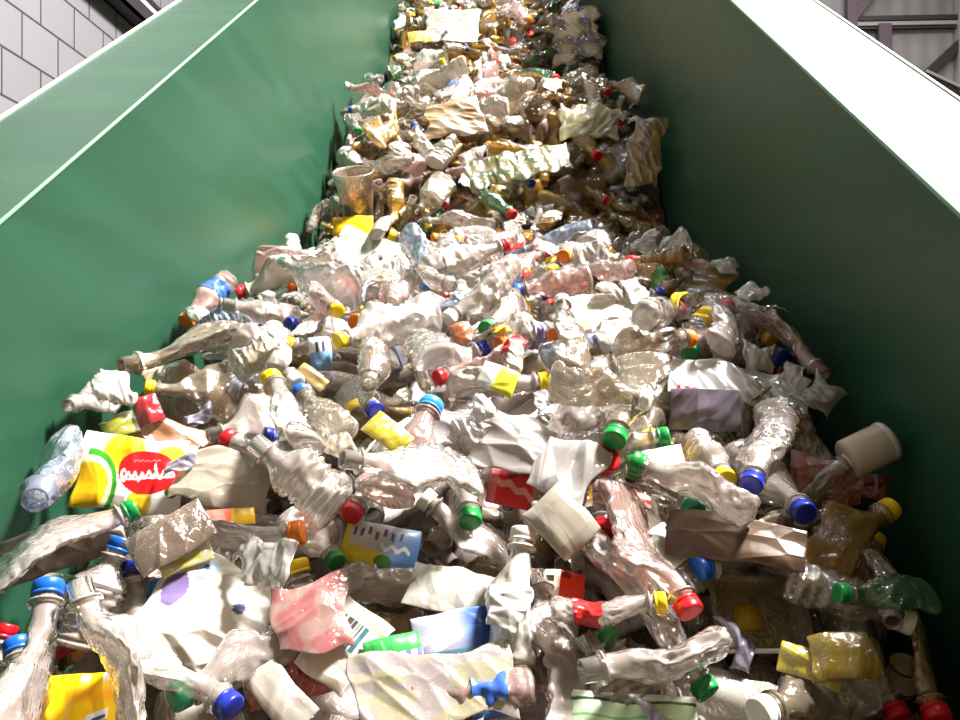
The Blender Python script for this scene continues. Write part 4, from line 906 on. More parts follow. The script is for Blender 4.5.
[14,-0.0658,3.7044,3.3739,0.9053,0.3199,0.2544,0.1157,0.655],
[9,-0.2901,1.9309,2.1837,0.7841,0.4779,-0.1384,0.371,0.758],
[1,-0.0309,0.7157,1.6577,0.7682,0.2909,0.0532,-0.5678,0.843],
[10,0.0341,1.6058,2.1813,0.8916,0.4241,0.1557,-0.0313,0.733],
[4,0.3196,1.8323,2.2625,0.1334,-0.0768,-0.5808,0.7994,0.761],
[1,-0.4006,2.0479,2.2431,0.7988,0.2459,0.3657,-0.4095,0.818],
[13,-0.4638,2.774,2.8844,0.5639,-0.1879,-0.2169,0.7744,1.059],
[2,-0.2695,2.7652,2.903,0.6933,0.2413,0.1979,-0.6495,0.613],
[11,0.297,4.0388,3.7754,0.5368,0.3692,0.5103,-0.5613,0.642],
[13,0.1852,1.0968,1.9668,0.7029,0.4043,0.3123,-0.4949,0.678],
[12,-0.3187,3.7658,3.4233,0.4899,0.5552,-0.2334,0.6303,0.965],
[1,0.2965,2.6668,2.8866,0.5681,0.5184,0.168,-0.6168,0.74],
[2,0.1645,1.4848,2.1934,0.8023,0.5805,0.103,-0.0937,0.786],
[11,0.2815,0.7311,1.6619,0.2508,0.2632,0.3531,-0.8621,0.696],
[9,-0.1764,2.0931,2.2593,0.7099,0.5074,0.1293,0.4711,1.047],
[4,0.171,1.1634,2.0317,0.8062,0.4506,0.1876,-0.3344,0.962],
[3,-0.4063,1.6178,2.1804,0.6955,0.3309,0.0983,0.6301,0.868],
[8,-0.2298,1.7764,2.1873,0.0401,0.1433,-0.1323,0.98,0.912],
[12,0.083,1.6417,2.1305,0.5485,0.0891,0.2822,-0.782,0.611],
[11,-0.205,1.0632,1.9409,0.847,0.4531,-0.2235,0.1652,0.629],
[14,0.0849,0.6953,1.6075,0.8324,0.512,-0.1765,0.1173,1.031],
[1,0.3644,1.1421,2.0043,0.6118,0.4455,-0.3845,0.5286,0.79],
[9,0.3286,2.3109,2.4973,0.0149,-0.0541,0.5644,-0.8236,0.715],
[8,0.4289,2.9185,2.9406,0.3299,0.4406,0.3862,-0.7402,0.888],
[8,-0.3713,1.6455,2.1499,0.6438,0.1819,0.4682,-0.5773,0.824],
[10,-0.0963,1.4674,2.1253,0.8927,0.4372,0.0518,0.0958,0.728],
[4,0.0529,1.4961,2.1243,0.7261,0.5171,-0.2984,0.3411,0.769],
[11,0.4255,2.0011,2.1786,0.9148,0.0935,-0.3564,0.1655,0.982],
[11,0.3224,1.2709,2.0699,0.3966,0.1905,-0.4731,0.7633,1.045],
[5,0.0588,1.0556,1.935,0.1187,-0.2409,-0.0676,0.9609,0.793],
[2,-0.0494,3.8784,3.6294,0.1505,-0.0242,-0.4593,0.8751,0.635],
[14,0.2634,1.999,2.244,0.8491,0.3039,0.2797,-0.3293,0.609],
[12,-0.4278,1.4453,2.1111,0.4556,0.2154,-0.2985,0.8105,0.805],
[10,-0.2416,4.0631,3.7839,0.1425,0.2521,0.5217,-0.8024,0.64],
[11,0.0968,1.1157,1.9312,0.2939,0.112,0.4438,-0.8392,0.894],
[14,0.3469,1.4664,2.1192,0.9414,0.333,0.0209,0.0489,0.817],
[9,-0.3626,1.1095,1.9669,0.7811,0.3372,-0.0957,0.5168,0.871],
[7,-0.0493,3.7234,3.4167,0.3869,0.4291,-0.5489,0.604,0.772],
[11,0.1019,2.1851,2.279,0.6725,0.4287,0.1526,-0.5837,0.981],
[11,0.3962,2.9035,2.9734,0.7858,0.1181,-0.1158,-0.5959,0.775],
[14,-0.3111,1.0959,2.013,0.7308,0.1518,0.4373,-0.5017,0.991],
[13,-0.4788,2.2066,2.2913,0.4945,0.094,0.5433,-0.6719,0.816],
[9,-0.2454,1.6165,2.1638,0.6183,0.1722,0.4516,-0.6197,0.971],
[7,0.3007,1.7023,2.1819,0.4647,0.329,-0.4453,0.6911,0.76],
[0,0.1384,0.7073,1.5456,0.8671,0.4272,-0.0349,0.2537,0.672],
[3,0.2833,1.7567,2.2216,0.9923,0.0804,0.0627,0.07,0.994],
[14,0.0511,0.6911,1.5118,0.4089,0.1658,-0.3767,0.8145,0.685],
[5,-0.3146,1.229,2.0495,0.1237,-0.234,-0.1889,0.9456,1.047],
[6,0.3239,3.8797,3.5477,0.525,0.404,0.2893,-0.691,1.082],
[13,-0.3497,1.0908,2.0017,0.4427,0.3034,0.4513,-0.713,0.742],
[11,0.2164,2.1083,2.2431,0.3922,0.1138,0.4478,-0.7954,0.854],
[9,-0.418,1.0886,1.9268,0.4486,-0.0362,0.5111,-0.7323,0.727],
[10,0.1317,3.9188,3.6003,0.8352,0.4676,-0.2198,0.1885,0.934],
[9,0.2534,4.1123,3.8462,0.3241,0.1504,0.2377,-0.9033,0.626],
[4,0.0027,3.6597,3.3633,0.4505,0.3985,0.5617,-0.5681,0.929],
[10,-0.4634,0.71,1.5763,0.4307,0.329,0.3673,-0.7559,0.744],
[1,0.4374,1.1044,1.9554,0.3377,0.1716,-0.5454,0.7477,0.92],
[2,0.3774,0.7897,1.619,0.2111,-0.1829,0.3118,-0.9081,0.731],
[9,-0.3921,0.9586,1.8791,0.2241,0.1004,0.4274,-0.8701,0.708],
[10,-0.369,2.6912,2.9055,0.9139,0.1691,0.3655,0.0501,0.609],
[12,0.1616,3.8218,3.4954,0.78,-0.1216,0.4791,-0.3838,0.952],
[9,-0.3512,2.0328,2.2215,0.3585,0.334,0.0793,-0.8681,1.094],
[0,-0.0182,1.201,2.0483,0.9554,0.0084,-0.2778,-0.0996,0.89],
[10,-0.2871,1.4273,2.1324,0.2036,0.0865,0.5071,-0.833,1.062],
[5,0.4223,2.0112,2.2008,0.9305,0.2148,0.1051,0.2776,0.717],
[10,0.2577,1.1227,1.9512,0.8325,0.5306,0.0739,-0.1412,0.957],
[7,0.0297,1.0384,1.8836,0.8536,0.4107,0.2084,-0.2433,0.754],
[0,-0.0787,1.4667,2.1355,0.4987,0.2189,0.2038,-0.8135,0.652],
[3,-0.2726,1.6529,2.1955,0.293,0.374,0.1993,0.8571,0.75],
[11,0.0886,1.5582,2.1969,0.8642,0.4777,-0.1535,-0.037,0.753],
[11,0.1453,1.9894,2.2835,0.6289,0.3292,0.4339,-0.5548,0.928],
[8,-0.4322,3.6707,3.3542,0.3948,0.2149,-0.6407,0.6225,0.846],
[0,-0.2436,4.1391,3.8299,0.4152,-0.0207,0.4514,-0.7895,0.655],
[14,-0.4505,1.8892,2.2268,0.0318,0.2221,0.5108,-0.8299,0.637],
[4,0.3341,3.8645,3.5756,0.0529,0.3279,0.5365,-0.7758,0.839],
[7,-0.1867,1.7624,2.2443,0.8787,0.1602,0.197,0.4042,0.692],
[11,0.2826,1.4334,2.0705,0.2723,0.1709,0.5315,-0.7837,0.803],
[11,0.0342,2.7114,2.8633,0.1361,-0.0285,0.5899,-0.7954,0.874],
[11,0.1861,4.0144,3.7588,0.4102,0.4162,0.1746,-0.7925,0.664],
[7,0.4008,2.044,2.2236,0.2708,0.2348,0.4422,-0.8222,0.944],
[4,0.4169,1.3544,2.1137,0.8445,0.441,-0.1241,-0.2775,0.685],
[4,0.2655,3.993,3.7034,0.6117,0.5242,-0.4037,0.4337,0.705],
[8,-0.3299,1.0782,2.017,0.3799,0.1684,0.5084,-0.7542,0.783],
[1,0.0289,0.7176,1.6455,0.4396,0.3039,0.4005,-0.7443,0.858],
[5,0.0056,0.7866,1.7562,0.5912,0.3632,0.346,-0.6316,0.927],
[7,-0.0671,3.7244,3.4852,0.4206,0.0756,0.5221,-0.7381,0.854],
[13,-0.0563,1.8327,2.2761,0.7014,0.1843,0.2813,-0.6284,0.746],
[10,-0.2292,4.0617,3.8081,0.6596,0.6041,0.3204,-0.3121,0.601],
[14,0.1824,1.3666,2.1231,0.1154,0.1253,-0.3592,0.9176,0.929],
[10,0.0423,3.6975,3.3644,0.3272,0.1377,-0.5658,0.7442,0.706],
[11,-0.0681,2.0291,2.2428,0.4788,0.3226,-0.3651,0.7303,0.628],
[5,0.0727,0.6769,1.6166,0.2247,0.1102,-0.4159,0.8743,0.879],
[4,-0.1201,3.6943,3.3601,0.3217,0.2473,0.6321,-0.6602,0.662],
[11,-0.1097,0.7177,1.5575,0.7146,0.2305,0.1464,-0.6441,0.664],
[3,0.4104,2.5572,2.7645,0.7722,0.2313,-0.0892,-0.585,1.02],
[6,-0.4752,2.4597,2.6782,0.1843,0.2935,0.5273,-0.7758,0.718],
[12,-0.0528,3.9554,3.6941,0.1615,0.0412,-0.6498,0.7416,0.709],
[10,0.4358,2.346,2.4128,0.8651,0.4476,-0.2079,-0.0893,0.805],
[10,0.3654,2.5408,2.7569,0.7809,0.5743,-0.0051,0.2454,1.039],
[7,-0.519,1.1455,1.9912,0.5623,0.3981,-0.0192,0.7245,1.089],
[7,0.0395,2.183,2.3717,0.7702,0.5121,-0.3386,0.1727,0.712],
[4,0.1577,2.6359,2.9147,0.488,0.2153,-0.4124,0.7385,1.024],
[2,0.1715,0.6815,1.5158,0.8121,0.3474,0.2523,-0.3953,0.674],
[9,0.4244,1.9807,2.2049,0.1779,0.0188,-0.3356,0.9249,1.071],
[4,0.0222,2.827,2.9047,0.6355,0.3764,-0.4251,0.5232,0.623],
[0,-0.0961,3.6976,3.3981,0.767,0.5921,-0.2372,0.0695,0.715],
[13,0.0905,1.5704,2.2217,0.7113,-0.0091,0.2737,-0.6473,0.685],
[1,-0.4379,3.6611,3.2901,0.3428,0.1983,-0.3494,0.8492,1.057],
[11,0.3875,1.209,1.9666,0.3372,0.1139,-0.2101,0.9106,1.073],
[3,0.4101,2.0298,2.2487,0.7354,0.2258,-0.0302,-0.6382,0.811],
[13,-0.3473,1.3778,2.1044,0.953,0.0435,0.2203,0.2033,0.934],
[12,0.0916,0.6657,1.6341,0.8275,0.522,-0.1541,-0.1379,0.825],
[3,-0.0349,1.583,2.1426,0.788,0.5402,0.0272,-0.2939,0.772],
[14,-0.359,1.6673,2.1863,0.7092,0.3318,-0.1114,0.6121,1.069],
[1,0.0264,1.0374,1.9082,0.4838,0.444,-0.37,0.6572,0.936],
[5,-0.3925,3.6278,3.2657,0.8075,0.5312,-0.159,0.2012,0.885],
[5,-0.4417,1.7145,2.198,0.5901,0.1642,0.3811,-0.6925,0.842],
[0,0.1023,2.3353,2.4357,0.7511,0.5479,0.004,-0.3684,1.025],
[10,-0.3853,1.3983,2.0574,0.8799,0.4216,-0.2191,0.0065,0.63],
[11,-0.3846,0.7485,1.6292,0.62,0.2414,0.5073,-0.5477,0.95],
[8,0.345,0.6384,1.5046,0.2131,0.3109,0.0302,-0.9258,0.793],
[8,-0.1374,1.938,2.2843,0.7505,0.2332,0.3251,-0.5261,0.684],
[9,-0.1841,1.5092,2.1078,0.6312,0.1996,0.3873,-0.6417,1.05],
[4,-0.4976,1.012,1.9642,0.836,0.4048,0.3124,-0.199,0.727],
[6,-0.1374,1.8781,2.1949,0.515,0.1942,0.4536,-0.7009,0.833],
[13,-0.041,0.9519,1.9177,0.4033,0.3029,0.4125,-0.7586,0.628],
[4,-0.124,1.2216,2.0791,0.7069,0.183,0.098,0.6761,0.821],
[6,0.4411,1.2768,2.0016,0.1507,-0.3978,-0.0907,0.9004,0.643],
[3,-0.0799,1.5696,2.1277,0.8335,0.3641,-0.3001,0.2875,0.65],
[8,0.194,2.0095,2.2273,0.7047,0.2753,0.4728,-0.4517,0.911],
[14,-0.0248,0.9524,1.9434,0.7464,0.4076,0.2546,-0.4604,0.668],
[14,-0.0849,1.2292,1.9846,0.7751,0.5607,-0.0093,0.2911,0.774],
[7,-0.4945,1.656,2.1281,0.8862,0.4306,-0.0305,0.168,0.923],
[10,-0.5169,1.763,2.1024,0.5446,0.1379,-0.5118,0.6499,1.047],
[11,-0.1979,0.7184,1.5735,0.1994,0.3294,-0.4135,0.8251,0.879],
[11,-0.2159,2.2588,2.3873,0.4759,0.2566,-0.4696,0.698,1.039],
[10,0.1462,1.5552,2.1333,0.0698,0.1532,0.5872,-0.7917,1.066],
[9,0.4506,2.7331,2.8671,0.8239,0.0073,-0.1315,0.5512,1.05],
[10,0.3577,0.7567,1.5265,0.8604,0.5005,-0.0538,-0.0794,0.972],
[12,-0.3039,1.4128,2.1378,0.289,0.2906,-0.4433,0.7972,0.97],
[6,-0.058,3.7115,3.4171,0.1636,0.2191,0.6667,-0.6934,0.966],
[9,-0.2402,1.422,2.131,0.8179,0.3174,-0.2993,0.3753,1.026],
[7,0.4351,2.8665,2.8779,0.338,0.0111,-0.4739,0.8131,0.724],
[8,-0.363,2.056,2.2372,0.4953,0.2467,-0.3487,0.7564,0.723],
[8,0.2281,2.8391,2.9507,0.1161,-0.0384,0.5875,-0.8,0.863],
[8,0.4396,1.4372,2.0732,0.5206,0.1338,0.4724,-0.6985,0.697],
[9,-0.0699,1.5075,2.1177,0.7875,0.3382,-0.1415,-0.4955,0.745],
[12,-0.4103,1.7475,2.2365,0.3878,0.2057,-0.2613,0.8597,0.755],
[14,0.2575,1.905,2.1984,0.5259,0.4661,0.2488,-0.6666,0.731],
[5,-0.2147,4.0501,3.8244,0.7863,0.5954,0.1202,0.1132,0.624],
[6,-0.0328,2.8492,2.9867,0.6692,0.5009,-0.0102,0.5488,0.785],
[13,0.3799,2.5481,2.7748,0.5787,0.0824,0.3862,-0.7135,0.615],
[6,-0.4325,1.8741,2.1671,0.8837,0.465,0.0258,0.0464,1.006],
[8,-0.4149,0.6463,1.5627,0.6478,0.3358,0.061,0.681,0.685],
[4,-0.4898,2.0646,2.215,0.9647,0.2112,-0.0301,-0.1542,0.964],
[5,0.4337,0.6233,1.4494,0.3475,0.0407,-0.3511,0.8685,0.637],
[10,-0.0301,3.7131,3.3858,0.5597,0.5048,0.3367,-0.5644,0.843],
[0,-0.2603,2.2395,2.3627,0.552,0.054,-0.4501,0.6998,0.829],
[9,-0.2244,0.6566,1.6387,0.8275,0.5337,0.0303,0.1715,0.961],
[5,-0.4705,1.4828,2.0447,0.1622,-0.0341,0.517,-0.8398,0.775],
[14,-0.4944,1.2731,2.077,0.9104,0.3067,0.1146,-0.2529,0.783],
[5,-0.1056,1.3497,2.0034,0.2484,-0.0359,0.4685,-0.8471,0.645],
[5,0.3329,0.7592,1.6258,0.5026,0.2178,-0.2343,0.8031,0.889],
[13,0.288,3.5524,3.1911,0.7092,0.475,0.1893,-0.4854,0.788],
[0,0.3034,3.8638,3.5291,0.6957,0.6418,-0.2686,0.1785,0.782],
[2,-0.2285,1.7771,2.2072,0.701,0.2029,0.3052,-0.6118,0.803],
[8,-0.4101,3.9213,3.6619,0.6566,0.5063,0.4491,-0.3329,0.876],
[3,-0.2894,1.475,2.1585,0.239,-0.0317,0.5895,-0.7709,0.807],
[9,-0.0711,1.9978,2.2353,0.9894,-0.0479,0.0162,0.1361,0.686]],"drop":[13,38,48,66,126,142,152,156,195,222,229,251,252,256,305,310,320,327,335,340,372,390,395,462,473,486,516,519,536,545,556,571,578,616,691,700,722,724,782,795,806,819,830,840,843,863,892,901,1002,1012,1055,1091,1126,1133,1143,1169,1258,1301,1313,1327,1330,1338,1380,1402,1407,1450,1457,1468,1494,1500,1517,1536,1544,1608,1642,1665,1695,1705,1708,1719,1776,1790,1805,1810,1822,1824,1834,1934,1962,1974,1984,1994,1997,2024,2041,2046,2072,2114,2128,2158,2169,2196,2254,2257,2283,2291]}
# ------------------------------------------------------------------ materials
def srgb(c):
    out = []
    for x in c[:3]:
        x = x / 255; out.append(x / 12.92 if x <= .04045 else ((x + .055) / 1.055) ** 2.4)
    return (*out, 1)
def new_mat(name):
    m = bpy.data.materials.new(name); m.use_nodes = True
    nt = m.node_tree; nt.nodes.clear()
    return m, nt, nt.nodes.new, nt.links.new
def pbr(name, col, rough=.4, metal=0, spec=.5, bump=0, bscale=30, coat=0):
    m, nt, N, L = new_mat(name)
    o = N('ShaderNodeOutputMaterial'); b = N('ShaderNodeBsdfPrincipled'); L(b.outputs[0], o.inputs[0])
    b.inputs['Base Color'].default_value = srgb(col); b.inputs['Roughness'].default_value = rough
    b.inputs['Metallic'].default_value = metal; b.inputs['Specular IOR Level'].default_value = spec
    b.inputs['Coat Weight'].default_value = coat
    if bump:
        t = N('ShaderNodeTexCoord'); n = N('ShaderNodeTexNoise'); n.inputs['Scale'].default_value = bscale; n.inputs['Detail'].default_value = 4
        L(t.outputs['Object'], n.inputs['Vector']); q = N('ShaderNodeBump'); q.inputs['Strength'].default_value = bump
        q.inputs['Distance'].default_value = .01
        L(n.outputs['Fac'], q.inputs['Height']); L(q.outputs[0], b.inputs['Normal'])
    return m
def thin(name, col, clear, rough=.06, tint=None, attr=None, gloss=3.0, bump=.4):
    """thin plastic: clear share lets light straight through, the rest scatters; glossy skin by Fresnel"""
    m, nt, N, L = new_mat(name)
    o = N('ShaderNodeOutputMaterial')
    tr = N('ShaderNodeBsdfTransparent'); tr.inputs[0].default_value = srgb(tint or (240, 238, 232))
    di = N('ShaderNodeBsdfDiffuse'); tl = N('ShaderNodeBsdfTranslucent')
    di.inputs[0].default_value = tl.inputs[0].default_value = srgb(col)
    if attr:
        a = N('ShaderNodeAttribute'); a.attribute_name = attr
        L(a.outputs['Color'], di.inputs[0]); L(a.outputs['Color'], tl.inputs[0])
    m1 = N('ShaderNodeMixShader'); m1.inputs[0].default_value = .35; L(di.outputs[0], m1.inputs[1]); L(tl.outputs[0], m1.inputs[2])
    m2 = N('ShaderNodeMixShader'); m2.inputs[0].default_value = clear; L(m1.outputs[0], m2.inputs[1]); L(tr.outputs[0], m2.inputs[2])
    gl = N('ShaderNodeBsdfGlossy'); gl.inputs['Roughness'].default_value = rough; gl.inputs[0].default_value = (1, 1, 1, 1)
    fr = N('ShaderNodeFresnel'); fr.inputs['IOR'].default_value = 1.55
    mu = N('ShaderNodeMath'); mu.operation = 'MULTIPLY'; mu.inputs[1].default_value = gloss; mu.use_clamp = True
    L(fr.outputs[0], mu.inputs[0])
    if bump:
        t = N('ShaderNodeTexCoord'); n = N('ShaderNodeTexNoise'); n.inputs['Scale'].default_value = 85; n.inputs['Detail'].default_value = 3; n.inputs['Distortion'].default_value = .6
        mp = N('ShaderNodeMapping'); mp.inputs['Scale'].default_value = (1, 1, .28)
        rg = N('ShaderNodeMath'); rg.operation = 'PINGPONG'; rg.inputs[1].default_value = .12
        L(t.outputs['Object'], mp.inputs[0]); L(mp.outputs[0], n.inputs['Vector']); L(n.outputs['Fac'], rg.inputs[0])
        q = N('ShaderNodeBump'); q.inputs['Strength'].default_value = bump; q.inputs['Distance'].default_value = .02
        L(rg.outputs[0], q.inputs['Height'])
        for x in (gl, fr): L(q.outputs[0], x.inputs['Normal'])
    m3 = N('ShaderNodeMixShader'); L(mu.outputs[0], m3.inputs[0]); L(m2.outputs[0], m3.inputs[1]); L(gl.outputs[0], m3.inputs[2])
    L(m3.outputs[0], o.inputs[0])
    return m
def printed(name, rough, metal=0):
    m, nt, N, L = new_mat(name)
    o = N('ShaderNodeOutputMaterial'); b = N('ShaderNodeBsdfPrincipled'); L(b.outputs[0], o.inputs[0])
    a = N('ShaderNodeAttribute'); a.attribute_name = 'print'; L(a.outputs['Color'], b.inputs['Base Color'])
    b.inputs['Roughness'].default_value = rough; b.inputs['Metallic'].default_value = metal
    return m
PET = {'clear': thin('clear_plastic', (250, 233, 224), .60), 'smoky': thin('dusty_clear_plastic', (212, 194, 168), .62, tint=(228, 222, 210)),
       'pale blue': thin('pale_blue_plastic', (200, 212, 238), .60, tint=(220, 228, 244)), 'rosy': thin('rosy_plastic', (244, 204, 194), .58, tint=(244, 226, 218)),
       'amber': thin('amber_plastic', (214, 164, 60), .52, tint=(226, 200, 140)), 'green': thin('green_plastic', (90, 140, 90), .55, tint=(170, 215, 170)),
       'milky': thin('milky_plastic', (238, 230, 216), .06, rough=.28)}
CAPCOL = {'blue': (24, 92, 190), 'navy': (28, 44, 150), 'yellow': (250, 212, 24), 'red': (214, 24, 34), 'green': (24, 140, 62), 'teal': (34, 150, 110),
          'white': (240, 236, 226), 'orange': (245, 130, 24), 'light blue': (60, 140, 215)}
CAPM = {k: pbr('cap_' + k.replace(' ', '_'), v, .32) for k, v in CAPCOL.items()}
SLV = {'red': (205, 40, 40), 'blue': (60, 100, 190), 'white': (236, 230, 220), 'yellow': (240, 205, 50), 'green': (80, 150, 80), 'orange': (235, 130, 60), 'lavender': (170, 165, 205), 'pink': (235, 165, 160)}
def sleeve_mat(k, c):
    m, nt, N, L = new_mat('label_' + k)
    o = N('ShaderNodeOutputMaterial'); b = N('ShaderNodeBsdfPrincipled'); L(b.outputs[0], o.inputs[0]); b.inputs['Roughness'].default_value = .3
    t = N('ShaderNodeTexCoord'); w = N('ShaderNodeTexNoise'); w.inputs['Scale'].default_value = 28; w.inputs['Detail'].default_value = 1
    r = N('ShaderNodeValToRGB'); r.color_ramp.interpolation = 'CONSTANT'
    r.color_ramp.elements[0].color = srgb(c); r.color_ramp.elements[1].position = .58; r.color_ramp.elements[1].color = srgb((244, 240, 232))
    L(t.outputs['Object'], w.inputs['Vector']); L(w.outputs['Fac'], r.inputs[0]); L(r.outputs[0], b.inputs['Base Color'])
    return m
SLM = {k: sleeve_mat(k, c) for k, c in SLV.items()}
def green_paint(name, col, rough, spec=.5):
    m, nt, N, L = new_mat(name)
    o = N('ShaderNodeOutputMaterial'); b = N('ShaderNodeBsdfPrincipled'); L(b.outputs[0], o.inputs[0])
    t = N('ShaderNodeTexCoord'); mp = N('ShaderNodeMapping'); mp.inputs['Scale'].default_value = (1, 1.2, 9)
    n = N('ShaderNodeTexNoise'); n.inputs['Scale'].default_value = 2.2; n.inputs['Detail'].default_value = 6
    L(t.outputs['Object'], mp.inputs[0]); L(mp.outputs[0], n.inputs['Vector'])
    mx = N('ShaderNodeMix'); mx.data_type = 'RGBA'
    mx.inputs[6].default_value = srgb(col); mx.inputs[7].default_value = srgb([min(255, x * 1.06 + 5) for x in col])
    rp = N('ShaderNodeMapRange'); rp.inputs[1].default_value = .38; rp.inputs[2].default_value = .75
    L(n.outputs['Fac'], rp.inputs[0]); L(rp.outputs[0], mx.inputs[0]); L(mx.outputs[2], b.inputs['Base Color'])
    rr = N('ShaderNodeMapRange'); rr.inputs[3].default_value = rough - .05; rr.inputs[4].default_value = rough + .10
    L(n.outputs['Fac'], rr.inputs[0]); L(rr.outputs[0], b.inputs['Roughness'])
    b.inputs['Specular IOR Level'].default_value = spec
    bp = N('ShaderNodeBump'); bp.inputs['Strength'].default_value = .03; bp.inputs['Distance'].default_value = .004
    L(n.outputs['Fac'], bp.inputs['Height']); L(bp.outputs[0], b.inputs['Normal'])
    return m
GREEN = green_paint('green_painted_steel', (40, 74, 55), .24)
PANEL = green_paint('scuffed_green_steel', (31, 68, 49), .34, .22)
RIMG = pbr('lit_green_edge', (130, 172, 146), .25)  # paler than the paint: light caught on the rim put into the colour
WEDGE = pbr('white_painted_edge', (238, 240, 236), .4)
RUBBER = pbr('dark_belt_rubber', (30, 34, 30), .7, bump=.2)
STEEL = pbr('dark_steel', (54, 50, 58), .5, bump=.1)
PALES = pbr('pale_grey_steel', (186, 186, 190), .45)
PURPL = pbr('plum_grey_steel', (108, 92, 108), .5)

# ------------------------------------------------------------------ building helpers
def mesh(name, vs, fs, smooth=True):
    me = bpy.data.meshes.new(name); me.from_pydata([tuple(v) for v in vs], [], fs); me.update()
    if smooth: me.polygons.foreach_set('use_smooth', [True] * len(me.polygons))
    return me
def put(name, me, mat=None, parent=None):
    o = bpy.data.objects.new(name, me); C.objects.link(o)
    if mat is not None:
        if len(me.materials) == 0: me.materials.append(mat)
    if parent is not None: o.parent = parent
    return o
def tag(o, label=None, cat=None, group=None, kind=None):
    if label: o['label'] = label
    if cat: o['category'] = cat
    if group: o['group'] = group
    if kind: o['kind'] = kind
    return o
def empty(name, m):
    o = bpy.data.objects.new(name, None); C.objects.link(o); o.matrix_world = m; o.empty_display_size = .05
    return o
def boxes(lst, fr=lambda x, y, z: Vector((x, y, z))):
    vs, fs = [], []
    for (x0, x1, y0, y1, z0, z1) in lst:
        b = len(vs)
        vs += [fr(x, y, z) for z in (z0, z1) for y in (y0, y1) for x in (x0, x1)]
        fs += [tuple(b + i for i in f) for f in ((0, 2, 3, 1), (4, 5, 7, 6), (0, 1, 5, 4), (2, 6, 7, 3), (0, 4, 6, 2), (1, 3, 7, 5))]
    return vs, fs
def tube(p0, p1, r, n=16):
    p0, p1 = Vector(p0), Vector(p1); d = (p1 - p0); z = d.normalized()
    m = frame(z, 0, p0, 1)
    vs, fs = lathe([(r, 0), (r, d.length)], n)
    return [m @ Vector(v) for v in vs], fs
def bar(p0, p1, w, t):
    """square bar between two points of the far wall plane, t thick towards the room"""
    p0, p1 = Vector(p0), Vector(p1); d = (p1 - p0).normalized(); s = Vector((-d.z, 0, d.x)) * w * .5
    vs = []
    for y in (0, -t):
        for p in (p0 - s, p0 + s, p1 + s, p1 - s): vs.append(p + Vector((0, y, 0)))
    return vs, [(0, 1, 2, 3), (4, 7, 6, 5), (0, 4, 5, 1), (1, 5, 6, 2), (2, 6, 7, 3), (3, 7, 4, 0)]
def solid(name, geo, mat, parent=None, bevel=0, smooth=False):
    o = put(name, mesh(name, geo[0], geo[1], smooth), mat, parent)
    if bevel:
        b = o.modifiers.new('bevel', 'BEVEL'); b.width = bevel; b.segments = 2
    return o
def structure(name, geo, mat): return tag(solid(name, geo, mat), kind='structure')

# ------------------------------------------------------------------ the hall
FLOORM = pbr('grey_concrete_floor', (120, 116, 110), .7, bump=.3, bscale=8)
def block_mat():
    m, nt, N, L = new_mat('white_painted_blocks')
    o = N('ShaderNodeOutputMaterial'); b = N('ShaderNodeBsdfPrincipled'); L(b.outputs[0], o.inputs[0]); b.inputs['Roughness'].default_value = .75
    t = N('ShaderNodeTexCoord'); sp = N('ShaderNodeSeparateXYZ'); cb = N('ShaderNodeCombineXYZ')
    L(t.outputs['Object'], sp.inputs[0])
    ax = N('ShaderNodeMath'); ax.operation = 'ADD'; ax.inputs[1].default_value = -.032
    az = N('ShaderNodeMath'); az.operation = 'ADD'; az.inputs[1].default_value = .062
    L(sp.outputs['Y'], ax.inputs[0]); L(sp.outputs['Z'], az.inputs[0]); L(ax.outputs[0], cb.inputs[0]); L(az.outputs[0], cb.inputs[1])
    br = N('ShaderNodeTexBrick'); L(cb.outputs[0], br.inputs['Vector'])
    br.inputs['Scale'].default_value = 1; br.inputs['Brick Width'].default_value = .27; br.inputs['Row Height'].default_value = .195
    br.inputs['Mortar Size'].default_value = .0055; br.inputs['Mortar Smooth'].default_value = .15; br.inputs['Bias'].default_value = 0
    br.inputs['Color1'].default_value = srgb((126, 126, 129)); br.inputs['Color2'].default_value = srgb((121, 121, 124)); br.inputs['Mortar'].default_value = srgb((52, 51, 54))
    L(br.outputs['Color'], b.inputs['Base Color'])
    bp = N('ShaderNodeBump'); bp.inputs['Strength'].default_value = .6; bp.inputs['Distance'].default_value = .006; bp.invert = True
    L(br.outputs['Fac'], bp.inputs['Height']); L(bp.outputs[0], b.inputs['Normal'])
    return m
def clad_mat():
    m, nt, N, L = new_mat('grey_sheet_cladding')
    o = N('ShaderNodeOutputMaterial'); b = N('ShaderNodeBsdfPrincipled'); L(b.outputs[0], o.inputs[0]); b.inputs['Roughness'].default_value = .5
    t = N('ShaderNodeTexCoord'); w = N('ShaderNodeTexWave'); w.bands_direction = 'X'; w.inputs['Scale'].default_value = 1.6
    L(t.outputs['Object'], w.inputs['Vector']); b.inputs['Base Color'].default_value = srgb((164, 164, 168))
    bp = N('ShaderNodeBump'); bp.inputs['Strength'].default_value = .35; bp.inputs['Distance'].default_value = .03
    L(w.outputs['Fac'], bp.inputs['Height']); L(bp.outputs[0], b.inputs['Normal'])
    return m
structure('floor', boxes([(-2.2, 9, -4, 9.2, -.1, 0)]), FLOORM)
structure('wall_left', boxes([(-2.2, -2.0, -4, 9.2, 0, 9.1)]), block_mat())
structure('wall_back', boxes([(-2.0, 9, 9.0, 9.2, 0, 9.1)]), clad_mat())
structure('ceiling', boxes([(-2.2, 9, -4, 9.2, 9.1, 9.25)]), pbr('dim_roof_sheet', (120, 118, 112), .7))
